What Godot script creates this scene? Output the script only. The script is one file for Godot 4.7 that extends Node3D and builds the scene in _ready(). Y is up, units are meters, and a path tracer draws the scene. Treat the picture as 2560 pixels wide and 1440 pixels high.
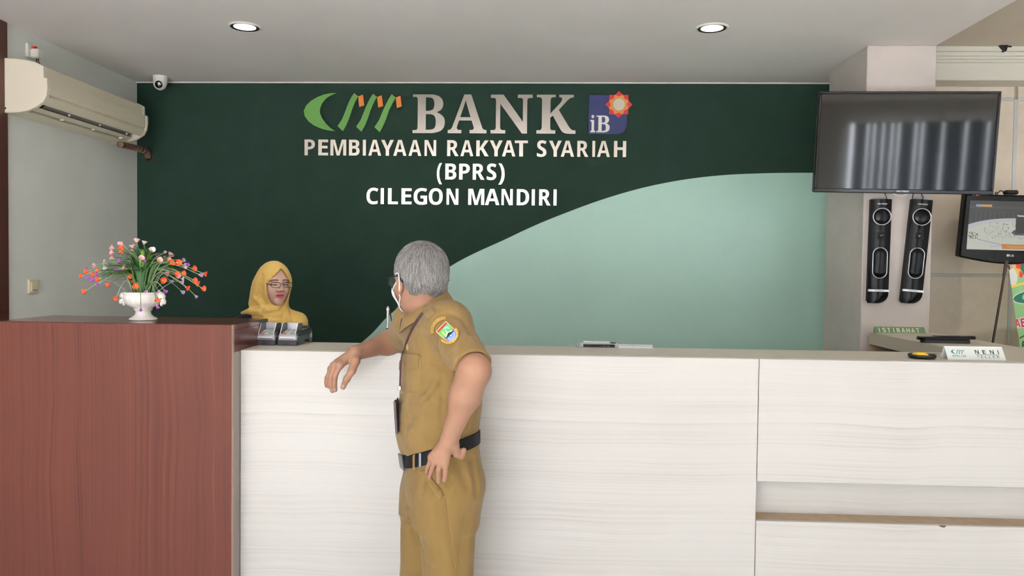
extends Node3D
# A bank's front hall: counter with two people, green lettered wall, daylight from the shop front behind the camera.

const F := 1900.0                 # focal length in pixels of the 2560 x 1440 frame
const EYE := Vector3(0, 1.57, 0)
const CAM_TURN := Vector3(-0.0279, 0.0432, 0.0120)
const CEIL := 2.72
const LEFT := -2.62
const BACK := -4.78
const FRONT := 3.1
const RIGHT := 5.6
const COUNTER_Z := -2.68
const COUNTER_BACK := -2.99
const COUNTER_TOP := 1.26

var cam_basis: Basis
var rng := RandomNumberGenerator.new()
var M := {}
var used := {}
var started := 0

func _ready() -> void:
	started = Time.get_ticks_msec()
	rng.seed = 20240611
	cam_basis = Basis.from_euler(CAM_TURN)
	# camera
	var cam := Camera3D.new()
	cam.name = "camera"
	cam.fov = rad_to_deg(2.0 * atan(720.0 / F))
	cam.near = 0.05
	cam.far = 120.0
	cam.transform = Transform3D(cam_basis, EYE)
	add_child(cam)
	cam.current = true
	# sky, seen only through the shop front
	var env := Environment.new()
	env.background_mode = Environment.BG_SKY
	var sky := Sky.new()
	var sm := ProceduralSkyMaterial.new()
	sm.sky_top_color = Color(0.62, 0.74, 0.93)
	sm.sky_horizon_color = Color(0.93, 0.95, 0.97)
	sm.sky_curve = 0.25
	sm.ground_bottom_color = Color(0.60, 0.59, 0.56)
	sm.ground_horizon_color = Color(0.80, 0.80, 0.78)
	sm.sky_energy_multiplier = 1.0
	sm.ground_energy_multiplier = 0.5
	sky.sky_material = sm
	env.sky = sky
	env.background_energy_multiplier = 6.0
	env.tonemap_mode = Environment.TONE_MAPPER_LINEAR
	env.tonemap_exposure = 1.0
	env.sdfgi_enabled = true
	env.ssao_enabled = true
	env.ssil_enabled = true
	var we := WorldEnvironment.new()
	we.name = "sky"
	we.environment = env
	add_child(we)
	# daylight through the two large openings of the shop front
	daylight(Vector3(-1.0, 1.37, FRONT - 0.02), Vector2(2.85, 2.45), 0.36)
	daylight(Vector3(4.02, 1.37, FRONT - 0.02), Vector2(2.3, 2.45), 4.4)
	# sun on the forecourt and on a strip of floor inside the shop front
	var sun := DirectionalLight3D.new()
	sun.name = "sun"
	sun.light_energy = 36.0
	sun.light_color = Color(1.0, 0.98, 0.98)
	sun.light_angular_distance = 0.6
	sun.shadow_enabled = true
	sun.rotation = Vector3(deg_to_rad(-52.0), deg_to_rad(14.0), 0)
	add_child(sun)
	materials()
	room()
	furniture()
	objects()
	people()
	print("built in %d ms" % (Time.get_ticks_msec() - started))

func daylight(where: Vector3, size: Vector2, energy: float) -> void:
	var l := AreaLight3D.new()
	l.name = "daylight"
	l.area_size = size
	l.area_normalize_energy = false
	l.light_energy = energy
	l.light_color = Color(0.965, 0.975, 1.0)
	l.area_range = 20.0
	l.shadow_enabled = true
	l.position = where
	add_child(l, true)

# ---------------------------------------------------------------- places
func at(px: float, py: float, d: float) -> Vector3:
	# the point of the plane z = -d behind a pixel of the photograph
	var r := cam_basis * Vector3((px - 1280.0) / F, -(py - 720.0) / F, -1.0)
	return EYE + r * (-d / r.z)

func wx(px: float, d: float, py := 720.0) -> float:
	return at(px, py, d).x

func wy(py: float, d: float, px := 1280.0) -> float:
	return at(px, py, d).y

# ---------------------------------------------------------------- nodes
func numbered(called: String) -> String:
	if not used.has(called):
		used[called] = 0
		return called
	used[called] += 1
	return "%s_%03d" % [called, used[called]]

func thing(called: String, label: String, category: String, where := Vector3.ZERO, turn := 0.0, group := "") -> Node3D:
	var o := Node3D.new()
	o.name = numbered(called)
	add_child(o)
	o.position = where
	o.rotation.y = turn
	tag(o, label, category, group)
	return o

func tag(o: Node, label: String, category := "", group := "", kind := "") -> Node:
	if label: o.set_meta("label", label)
	if category: o.set_meta("category", category)
	if group: o.set_meta("group", group)
	if kind: o.set_meta("kind", kind)
	return o

func part(called: String, mesh: Mesh, m: Material, parent: Node, where := Vector3.ZERO, turn := Vector3.ZERO) -> MeshInstance3D:
	var o := MeshInstance3D.new()
	o.name = called
	o.mesh = mesh
	o.material_override = m
	o.cast_shadow = GeometryInstance3D.SHADOW_CASTING_SETTING_ON
	parent.add_child(o, true)
	o.position = where
	o.rotation = turn
	return o

func struct(called: String, mesh: Mesh, m: Material, where := Vector3.ZERO, label := "") -> MeshInstance3D:
	var o := part(numbered(called), mesh, m, self, where)
	o.set_meta("kind", "structure")
	if label: o.set_meta("label", label)
	return o

# ---------------------------------------------------------------- mesh building
class Mb:
	var v := PackedVector3Array()
	var n := PackedVector3Array()
	var uv := PackedVector2Array()
	var col := PackedColorArray()
	var idx := PackedInt32Array()
	var colored := false
	func vert(p: Vector3, nn := Vector3.ZERO, t := Vector2.ZERO, c := Color.WHITE) -> int:
		v.append(p); n.append(nn); uv.append(t); col.append(c)
		return v.size() - 1
	func ti(a: int, b: int, c: int) -> void:    # counter-clockwise seen from outside
		idx.append(a); idx.append(c); idx.append(b)
	func qi(a: int, b: int, c: int, d: int) -> void:
		ti(a, b, c); ti(a, c, d)
	func face(ps: Array, toward := Vector3.ZERO, use := false) -> void:   # flat convex face; turned to look along «toward»
		var nn: Vector3 = (ps[1] - ps[0]).cross(ps[2] - ps[0])
		if nn.length() < 1e-14 and ps.size() > 3: nn = (ps[2] - ps[0]).cross(ps[3] - ps[0])
		nn = nn.normalized()
		var q := ps
		if use and nn.dot(toward) < 0.0:
			q = ps.duplicate(); q.reverse(); nn = -nn
		var s := v.size()
		for p in q: vert(p, nn, Vector2(p.x, p.y))
		for i in range(1, q.size() - 1): ti(s, s + i, s + i + 1)
	func box(lo: Vector3, hi: Vector3, bev := 0.0) -> void:
		var c := (lo + hi) * 0.5
		var h := (hi - lo) * 0.5
		bev = minf(bev, minf(h.x, minf(h.y, h.z)) * 0.95)
		var ax := [Vector3.RIGHT, Vector3.UP, Vector3.BACK]
		for i in 3:
			for s in [-1.0, 1.0]:
				var a: Vector3 = ax[i]; var b: Vector3 = ax[(i + 1) % 3]; var d: Vector3 = ax[(i + 2) % 3]
				var o: Vector3 = c + a * (h[i] * s)
				var hb: float = h[(i + 1) % 3] - bev
				var hd: float = h[(i + 2) % 3] - bev
				face([o - b * hb - d * hd, o + b * hb - d * hd, o + b * hb + d * hd, o - b * hb + d * hd], a * s, true)
		if bev <= 0.0: return
		for i in 3:
			var j := (i + 1) % 3
			var k := (i + 2) % 3
			for sj in [-1.0, 1.0]:
				for sk in [-1.0, 1.0]:
					var e: Vector3 = ax[i] * (h[i] - bev)
					var p1: Vector3 = c + ax[j] * (h[j] * sj) + ax[k] * ((h[k] - bev) * sk)
					var p2: Vector3 = c + ax[j] * ((h[j] - bev) * sj) + ax[k] * (h[k] * sk)
					face([p1 - e, p1 + e, p2 + e, p2 - e], ax[j] * sj + ax[k] * sk, true)
		for sx in [-1.0, 1.0]:
			for sy in [-1.0, 1.0]:
				for sz in [-1.0, 1.0]:
					var s := Vector3(sx, sy, sz)
					face([c + Vector3(h.x, h.y - bev, h.z - bev) * s, c + Vector3(h.x - bev, h.y, h.z - bev) * s, c + Vector3(h.x - bev, h.y - bev, h.z) * s], s, true)
	func grid(rows: int, cols: int, f: Callable, wrap_c := false, flip := false, tint := false) -> void:
		# f(i, j) -> [point, uv] or [point, uv, colour]; normals follow later from smooth()
		var s := v.size()
		for i in rows:
			for j in cols:
				var r: Array = f.call(i, j)
				vert(r[0], Vector3.ZERO, r[1], r[2] if tint else Color.WHITE)
		if tint: colored = true
		for i in rows - 1:
			for j in (cols if wrap_c else cols - 1):
				var k := (j + 1) % cols
				var a := s + i * cols + j; var b := s + i * cols + k
				var c := s + (i + 1) * cols + k; var d := s + (i + 1) * cols + j
				if flip: qi(a, d, c, b)
				else: qi(a, b, c, d)
	func smooth(from := 0) -> void:
		# averages normals over vertices at the same place
		var acc := {}
		for t in range(0, idx.size(), 3):
			if idx[t] < from: continue
			var a := v[idx[t]]; var b := v[idx[t + 1]]; var c := v[idx[t + 2]]
			var nn := (c - a).cross(b - a)
			for p in [a, b, c]:
				var key := Vector3i((p * 20000.0).round())
				acc[key] = acc.get(key, Vector3.ZERO) + nn
		for i in range(from, v.size()):
			var m: Vector3 = acc.get(Vector3i((v[i] * 20000.0).round()), Vector3.UP)
			n[i] = m.normalized() if m.length() > 0.0 else Vector3.UP
	func mesh() -> ArrayMesh:
		var arr := []
		arr.resize(Mesh.ARRAY_MAX)
		arr[Mesh.ARRAY_VERTEX] = v
		arr[Mesh.ARRAY_NORMAL] = n
		arr[Mesh.ARRAY_TEX_UV] = uv
		if colored: arr[Mesh.ARRAY_COLOR] = col
		arr[Mesh.ARRAY_INDEX] = idx
		var m := ArrayMesh.new()
		m.add_surface_from_arrays(Mesh.PRIMITIVE_TRIANGLES, arr)
		return m

func box_mesh(lo: Vector3, hi: Vector3, bev := 0.0) -> ArrayMesh:
	var b := Mb.new()
	b.box(lo, hi, bev)
	return b.mesh()

func slab(poly: PackedVector2Array, depth: float, bev := 0.0) -> ArrayMesh:
	# a polygon of the xy plane with thickness: its back on z = 0, its face on z = depth
	var b := Mb.new()
	add_slab(b, poly, 0.0, depth, bev)
	return b.mesh()

func add_slab(b: Mb, poly: PackedVector2Array, z0: float, z1: float, bev := 0.0) -> void:
	var p := poly
	if Geometry2D.is_polygon_clockwise(p): p.reverse()
	var top := p
	if bev > 0.0:
		var r := Geometry2D.offset_polygon(p, -bev, Geometry2D.JOIN_MITER)
		if r.size() == 1 and r[0].size() == p.size():
			# line the offset ring up with the outline
			var best := 0
			var bd := 1e9
			for k in p.size():
				if p[0].distance_to(r[0][k]) < bd: bd = p[0].distance_to(r[0][k]); best = k
			top = PackedVector2Array()
			var q: PackedVector2Array = r[0]
			if Geometry2D.is_polygon_clockwise(q):
				q.reverse(); best = q.size() - 1 - best
			for k in p.size(): top.append(q[(best + k) % q.size()])
		else: bev = 0.0
	var zs := z1 - bev
	var t := Geometry2D.triangulate_polygon(top)
	for i in range(0, t.size(), 3):
		var a := top[t[i]]; var c := top[t[i + 1]]; var d := top[t[i + 2]]
		b.face([Vector3(a.x, a.y, z1), Vector3(c.x, c.y, z1), Vector3(d.x, d.y, z1)], Vector3.BACK, true)
	t = Geometry2D.triangulate_polygon(p)
	for i in range(0, t.size(), 3):
		var a := p[t[i]]; var c := p[t[i + 1]]; var d := p[t[i + 2]]
		b.face([Vector3(a.x, a.y, z0), Vector3(c.x, c.y, z0), Vector3(d.x, d.y, z0)], Vector3.FORWARD, true)
	for i in p.size():
		var j := (i + 1) % p.size()
		b.face([Vector3(p[i].x, p[i].y, z0), Vector3(p[j].x, p[j].y, z0), Vector3(p[j].x, p[j].y, zs), Vector3(p[i].x, p[i].y, zs)])
		if bev > 0.0:
			b.face([Vector3(p[i].x, p[i].y, zs), Vector3(p[j].x, p[j].y, zs), Vector3(top[j].x, top[j].y, z1), Vector3(top[i].x, top[i].y, z1)])

func turned(b: Mb, from: int, t: Transform3D) -> void:
	for i in range(from, b.v.size()):
		b.v[i] = t * b.v[i]
		b.n[i] = (t.basis * b.n[i]).normalized()

func add_lathe(b: Mb, profile: Array, segs := 32, closed := true) -> void:
	# profile: Vector2(radius, height) from bottom to top about the y axis
	var s := b.v.size()
	b.grid(profile.size(), segs, func(i, j):
		var a: float = TAU * j / segs
		var q: Vector2 = profile[i]
		return [Vector3(q.x * sin(a), q.y, q.x * cos(a)), Vector2(float(j) / segs, float(i) / (profile.size() - 1))], true)
	b.smooth(s)

func lathe(profile: Array, segs := 32) -> ArrayMesh:
	var b := Mb.new()
	add_lathe(b, profile, segs)
	return b.mesh()

func add_tube(b: Mb, pts: Array, r0: float, r1: float, segs := 8, cap := true) -> void:
	var s := b.v.size()
	var cnt := pts.size()
	var up := Vector3.UP
	var rings := []
	for i in cnt:
		var dir: Vector3 = (pts[mini(i + 1, cnt - 1)] - pts[maxi(i - 1, 0)]).normalized()
		if absf(dir.dot(up)) > 0.95 and i == 0: up = Vector3.RIGHT
		var side := dir.cross(up).normalized()
		up = side.cross(dir).normalized()
		var r := lerpf(r0, r1, float(i) / (cnt - 1))
		rings.append([pts[i], side, up, r])
	b.grid(cnt, segs, func(i, j):
		var g: Array = rings[i]
		var a: float = TAU * j / segs
		return [g[0] + (g[1] * cos(a) + g[2] * sin(a)) * g[3], Vector2(float(j) / segs, float(i) / (cnt - 1))], true, true)
	if cap:
		for e in [0, cnt - 1]:
			var dirn: Vector3 = (pts[0] - pts[1]).normalized() if e == 0 else (pts[cnt - 1] - pts[cnt - 2]).normalized()
			var c := b.vert(pts[e] + dirn * rings[e][3] * 0.4)
			for j in segs:
				var p: int = s + e * segs + j
				var q: int = s + e * segs + (j + 1) % segs
				var nn := (b.v[p] - b.v[c]).cross(b.v[q] - b.v[c])
				if nn.dot(dirn) > 0.0: b.ti(c, p, q)
				else: b.ti(c, q, p)
	b.smooth(s)

func tube(pts: Array, r0: float, r1 := -1.0, segs := 8) -> ArrayMesh:
	var b := Mb.new()
	add_tube(b, pts, r0, r0 if r1 < 0.0 else r1, segs)
	return b.mesh()

func curve(pts: Array, steps := 6) -> Array:
	# Catmull-Rom through the points
	var o := []
	for i in pts.size() - 1:
		var p0: Vector3 = pts[maxi(i - 1, 0)]; var p1: Vector3 = pts[i]
		var p2: Vector3 = pts[i + 1]; var p3: Vector3 = pts[mini(i + 2, pts.size() - 1)]
		for k in steps:
			var t := float(k) / steps
			o.append(p1.cubic_interpolate(p2, p0, p3, t))
	o.append(pts[pts.size() - 1])
	return o

func add_ball(b: Mb, c: Vector3, r: Vector3, rows := 10, cols := 14, tb := Basis.IDENTITY) -> void:
	var s := b.v.size()
	b.grid(rows + 1, cols, func(i, j):
		var th: float = PI * i / rows
		var a: float = TAU * j / cols
		return [c + tb * (Vector3(sin(th) * sin(a), -cos(th), sin(th) * cos(a)) * r), Vector2(float(j) / cols, float(i) / rows)], true)
	b.smooth(s)

func ball(c: Vector3, r: Vector3, rows := 10, cols := 14) -> ArrayMesh:
	var b := Mb.new()
	add_ball(b, c, r, rows, cols)
	return b.mesh()

func rounded(w: float, h: float, r: float, n := 5, center := Vector2.ZERO) -> PackedVector2Array:
	var o := PackedVector2Array()
	for k in 4:
		var c := center + Vector2((w / 2 - r) * (1 if k in [0, 3] else -1), (h / 2 - r) * (1 if k < 2 else -1))
		for i in n + 1:
			var a := PI / 2 * (k + float(i) / n)
			o.append(c + Vector2(cos(a), sin(a)) * r)
	return o

func ellipse(rx: float, ry: float, n := 32, center := Vector2.ZERO) -> PackedVector2Array:
	var o := PackedVector2Array()
	for i in n: o.append(center + Vector2(cos(TAU * i / n) * rx, sin(TAU * i / n) * ry))
	return o

# ---------------------------------------------------------------- lettering
func font(kind: String) -> Font:
	var f := SystemFont.new()
	f.font_names = PackedStringArray(["Droid Serif" if kind.begins_with("serif") else "Droid Sans"])
	f.font_weight = 700 if kind.ends_with("bold") else 400
	return f

func letter_mesh(text: String, kind: String, depth: float) -> TextMesh:
	var t := TextMesh.new()
	t.text = text
	t.font = M["font_" + kind]
	t.font_size = 64
	t.pixel_size = 0.01
	t.depth = depth
	t.curve_step = 1.0
	return t

func fitted(text: String, kind: String, depth: float, x0: float, x1: float, y0: float, y1: float, z: float) -> ArrayMesh:
	# one letter stretched into a box of the xy plane, back on z
	var t := letter_mesh(text, kind, 1.0)
	var a := t.get_mesh_arrays()
	var bb := t.get_aabb()
	var vs: PackedVector3Array = a[Mesh.ARRAY_VERTEX]
	var ns: PackedVector3Array = a[Mesh.ARRAY_NORMAL]
	for i in vs.size():
		var p := vs[i]
		vs[i] = Vector3(x0 + (p.x - bb.position.x) / bb.size.x * (x1 - x0), y0 + (p.y - bb.position.y) / bb.size.y * (y1 - y0), z + (p.z - bb.position.z) / bb.size.z * depth)
		ns[i] = (ns[i] / Vector3((x1 - x0) / bb.size.x, (y1 - y0) / bb.size.y, depth)).normalized()
	a[Mesh.ARRAY_VERTEX] = vs
	a[Mesh.ARRAY_NORMAL] = ns
	a[Mesh.ARRAY_TANGENT] = null
	var m := ArrayMesh.new()
	m.add_surface_from_arrays(Mesh.PRIMITIVE_TRIANGLES, a)
	return m

# ---------------------------------------------------------------- printing on pictures
func fill_tri(im: Image, a: Vector2, b: Vector2, c: Vector2, col: Color) -> void:
	var y0 := maxi(0, floori(minf(a.y, minf(b.y, c.y))))
	var y1 := mini(im.get_height() - 1, ceili(maxf(a.y, maxf(b.y, c.y))))
	var x0 := maxi(0, floori(minf(a.x, minf(b.x, c.x))))
	var x1 := mini(im.get_width() - 1, ceili(maxf(a.x, maxf(b.x, c.x))))
	for y in range(y0, y1 + 1):
		for x in range(x0, x1 + 1):
			var p := Vector2(x + 0.5, y + 0.5)
			var s := (b - a).cross(p - a); var t := (c - b).cross(p - b); var u := (a - c).cross(p - c)
			if (s >= 0 and t >= 0 and u >= 0) or (s <= 0 and t <= 0 and u <= 0): im.set_pixel(x, y, col)

func fill_poly(im: Image, poly: PackedVector2Array, col: Color) -> void:
	var t := Geometry2D.triangulate_polygon(poly)
	for i in range(0, t.size(), 3): fill_tri(im, poly[t[i]], poly[t[i + 1]], poly[t[i + 2]], col)

func print_text(im: Image, text: String, kind: String, x0: float, y0: float, x1: float, y1: float, col: Color, warp = null) -> void:
	var t := letter_mesh(text, kind, 0.0)
	var a := t.get_mesh_arrays()
	var bb := t.get_aabb()
	var vs: PackedVector3Array = a[Mesh.ARRAY_VERTEX]
	var ix: PackedInt32Array = a[Mesh.ARRAY_INDEX] if a[Mesh.ARRAY_INDEX] != null else PackedInt32Array(range(vs.size()))
	var q := PackedVector2Array()
	for p in vs:
		var r := Vector2(x0 + (p.x - bb.position.x) / bb.size.x * (x1 - x0), y1 - (p.y - bb.position.y) / bb.size.y * (y1 - y0))
		q.append(warp.call(r) if warp != null else r)
	for i in range(0, ix.size() - 2, 3): fill_tri(im, q[ix[i]], q[ix[i + 1]], q[ix[i + 2]], col)

func picture(im: Image, rough := 0.6) -> StandardMaterial3D:
	var m := StandardMaterial3D.new()
	m.albedo_texture = ImageTexture.create_from_image(im)
	m.roughness = rough
	m.texture_repeat = false
	return m

func logo_shapes() -> Array:
	# crescent, three green ribbons and three orange flags, in units of the sign's photograph pixels from (740, 220) times 8
	var o := []
	var cr := PackedVector2Array()
	for p in [[800, 97], [690, 99], [560, 125], [420, 180], [300, 250], [200, 345], [152, 455], [170, 560], [250, 670], [350, 745], [500, 810], [640, 845], [775, 858], [690, 800], [590, 700], [510, 590], [473, 490], [480, 400], [520, 300], [600, 205], [690, 145]]: cr.append(Vector2(p[0], p[1]))
	o.append([0, cr])
	for s in [[0, 0, 1.0], [372, 12, 1.0], [738, 22, 1.0]]:
		var rb := PackedVector2Array()
		for p in [[1160, 97], [1240, 165], [1180, 270], [1120, 420], [1060, 600], [1000, 745], [933, 862], [828, 760], [920, 620], [985, 460], [1045, 300], [1100, 190]]: rb.append(Vector2(p[0] + s[0] * (1.0 if p[1] > 300 else 1.02), p[1] + s[1]))
		o.append([1, rb])
		var fl := PackedVector2Array()
		for p in [[1238, 165], [1335, 130], [1360, 345], [1262, 380]]: fl.append(Vector2(p[0] + s[0] * 1.02, p[1] + s[1]))
		o.append([2, fl])
	return o


# ---------------------------------------------------------------- materials
func sc(r: float, g: float, b: float) -> Color:
	return Color(r / 255.0, g / 255.0, b / 255.0)

func mt(c: Color, rough := 0.7, metal := 0.0, spec := 0.5) -> StandardMaterial3D:
	var m := StandardMaterial3D.new()
	m.albedo_color = c
	m.roughness = rough
	m.metallic = metal
	m.metallic_specular = spec
	return m

func noise_image(size: int, freq: float, seedn: int, octaves := 4) -> Image:
	var n := FastNoiseLite.new()
	n.seed = seedn
	n.frequency = freq
	n.noise_type = FastNoiseLite.TYPE_SIMPLEX_SMOOTH
	n.fractal_octaves = octaves
	var im := n.get_seamless_image(size, size)
	im.convert(Image.FORMAT_L8)
	return im

func mottled(m: StandardMaterial3D, low: Color, high: Color, size: int, freq: float, seedn: int, metres: float, relief := 0.0) -> StandardMaterial3D:
	# the paint's own uneven tone: blotches between two near colours, and a fine relief
	var src := noise_image(size, freq, seedn).get_data()
	var out := PackedByteArray()
	out.resize(size * size * 3)
	for i in size * size:
		var t := src[i] / 255.0
		var c := low.lerp(high, t)
		out[i * 3] = int(c.r * 255.0); out[i * 3 + 1] = int(c.g * 255.0); out[i * 3 + 2] = int(c.b * 255.0)
	m.albedo_texture = ImageTexture.create_from_image(Image.create_from_data(size, size, false, Image.FORMAT_RGB8, out))
	m.uv1_triplanar = true
	m.uv1_world_triplanar = true
	m.uv1_scale = Vector3.ONE / metres
	if relief > 0.0:
		m.heightmap_enabled = true
		m.heightmap_texture = m.albedo_texture
		m.heightmap_scale = relief
	return m

func grain(m: StandardMaterial3D, along_x: bool, stops: Array, seedn: int, metres: Vector2, lines: int, wave: float, strength: float) -> StandardMaterial3D:
	# wood print: fine lines that run along one axis and wander a little
	var size := 1024
	var r := RandomNumberGenerator.new()
	r.seed = seedn
	var prof := PackedFloat32Array()
	prof.resize(size)
	prof.fill(0.0)
	for k in lines:
		var c := r.randi_range(0, size - 1)
		var w := r.randf_range(0.6, 2.0) if r.randf() < 0.9 else r.randf_range(5.0, 22.0)
		var amp := r.randf_range(0.15, 0.8) * (0.35 if w > 7.0 else 1.0) * (1.0 if r.randf() < 0.72 else -0.8)
		for d in range(-int(w * 3.0), int(w * 3.0) + 1):
			prof[posmod(c + d, size)] += amp * exp(-d * d / (w * w))
	var wob := noise_image(size, 0.0022, seedn + 1, 3).get_data()
	var patch := noise_image(size, 0.004, seedn + 2, 3).get_data()
	var tab := []
	for i in 256:
		var t := i / 255.0 * (stops.size() - 1)
		var a := mini(int(t), stops.size() - 2)
		tab.append(stops[a].lerp(stops[a + 1], t - a))
	var out := PackedByteArray()
	out.resize(size * size * 3)
	for y in size:
		for x in size:
			var k := y * size + x
			var along := x if along_x else y
			var across := y if along_x else x
			var j := k
			var s := across + (wob[j] - 128) * wave
			var f := posmod(int(s), size)
			var v := prof[f] * (0.35 + patch[(across * size + along) if along_x else k] / 200.0)
			var q := clampi(int(128.0 - v * strength + (wob[k] - 128) * 0.15), 0, 255)
			var c: Color = tab[q]
			out[k * 3] = int(c.r * 255.0); out[k * 3 + 1] = int(c.g * 255.0); out[k * 3 + 2] = int(c.b * 255.0)
	m.albedo_texture = ImageTexture.create_from_image(Image.create_from_data(size, size, false, Image.FORMAT_RGB8, out))
	m.uv1_triplanar = true
	m.uv1_world_triplanar = true
	m.uv1_triplanar_sharpness = 8.0
	m.uv1_scale = Vector3(1.0 / metres.x, 1.0 / metres.y, 1.0 / metres.x)
	return m

func materials() -> void:
	for k in ["sans", "sansbold", "serif", "serifbold"]: M["font_" + k] = font(k)
	M.ceiling = mottled(mt(Color.WHITE, 0.9), sc(237, 231, 226), sc(243, 238, 234), 256, 0.012, 3, 2.6)
	M.ceiling_beige = mottled(mt(Color.WHITE, 0.9), sc(206, 194, 178), sc(214, 203, 188), 256, 0.012, 4, 2.6)
	M.wall_left = mottled(mt(Color.WHITE, 0.85), sc(222, 225, 219), sc(232, 234, 228), 256, 0.014, 5, 1.9, 0.05)
	M.green = mottled(mt(Color.WHITE, 0.8, 0.0, 0.35), sc(26, 50, 40), sc(30, 54, 44), 256, 0.02, 7, 1.3, 0.03)
	M.mint = mottled(mt(Color.WHITE, 0.42), sc(168, 204, 191), sc(172, 208, 195), 128, 0.02, 8, 2.0)
	M.beige = mottled(mt(Color.WHITE, 0.6), sc(222, 209, 192), sc(231, 219, 203), 256, 0.03, 9, 0.7)
	M.cream = mt(sc(226, 224, 212), 0.7)
	M.column = mottled(mt(Color.WHITE, 0.5), sc(194, 185, 179), sc(202, 193, 187), 128, 0.03, 10, 0.8)
	M.floor = mottled(mt(Color.WHITE, 0.25), sc(229, 229, 227), sc(238, 238, 236), 256, 0.03, 11, 1.2)
	M.pavement = mottled(mt(Color.WHITE, 0.9), sc(170, 168, 163), sc(196, 194, 188), 256, 0.05, 12, 2.0)
	M.white_wood = grain(mt(Color.WHITE, 0.38), true, [sc(158, 154, 148), sc(181, 177, 171), sc(194, 191, 186), sc(199, 196, 191), sc(204, 201, 197)], 31, Vector2(2.4, 1.2), 520, 0.08, 30.0)
	M.brown_wood = grain(mt(Color.WHITE, 0.55, 0.0, 0.35), false, [sc(68, 33, 28), sc(82, 42, 35), sc(91, 48, 39), sc(100, 53, 41), sc(114, 62, 43)], 47, Vector2(1.1, 2.4), 420, 0.10, 50.0)
	M.brown_gloss = M.brown_wood.duplicate()
	M.brown_gloss.roughness = 0.2
	M.brown_gloss.metallic_specular = 0.5
	M.counter_top = mottled(mt(Color.WHITE, 0.5), sc(192, 186, 174), sc(198, 192, 180), 128, 0.05, 13, 0.5)
	M.taupe = mt(sc(186, 174, 158), 0.5)
	M.shelf_wood = mottled(mt(Color.WHITE, 0.6), sc(168, 148, 122), sc(184, 163, 136), 128, 0.05, 14, 0.4)
	M.door_brown = mt(sc(74, 40, 34), 0.5)
	M.steel = mt(sc(216, 208, 199), 0.22, 1.0)
	M.aluminium = mt(sc(190, 190, 192), 0.35, 0.9)
	M.alu_trim = mt(sc(205, 205, 208), 0.45, 0.35)
	M.black_gloss = mt(sc(16, 16, 19), 0.12)
	M.screen_off = mt(sc(10, 11, 13), 0.05, 0.0, 0.53)
	M.black_shell = mt(sc(12, 13, 17), 0.16, 0.0, 0.28)
	M.black = mt(sc(22, 22, 24), 0.45)
	M.black_matt = mt(sc(14, 14, 15), 0.8)
	M.white_plastic = mt(sc(232, 229, 220), 0.35)
	M.ac_plastic = mt(sc(226, 217, 194), 0.45)
	M.ac_cream = mt(sc(232, 223, 203), 0.45)
	M.glass = mt(Color(0.95, 0.97, 0.97, 0.08), 0.03)
	M.glass.transparency = BaseMaterial3D.TRANSPARENCY_ALPHA
	M.lens = mt(Color(0.95, 0.97, 0.97, 0.03), 0.03, 0.0, 0.3)
	M.lens.transparency = BaseMaterial3D.TRANSPARENCY_ALPHA
	M.blind = mt(sc(150, 160, 168), 0.8)
	M.blind.backlight_enabled = true
	M.blind.backlight = sc(80, 94, 108)
	M.lamp = mt(Color.WHITE, 0.5)
	M.lamp.emission_enabled = true
	M.lamp.emission = Color(1.0, 0.98, 0.94)
	M.lamp.emission_energy_multiplier = 2.2

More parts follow.
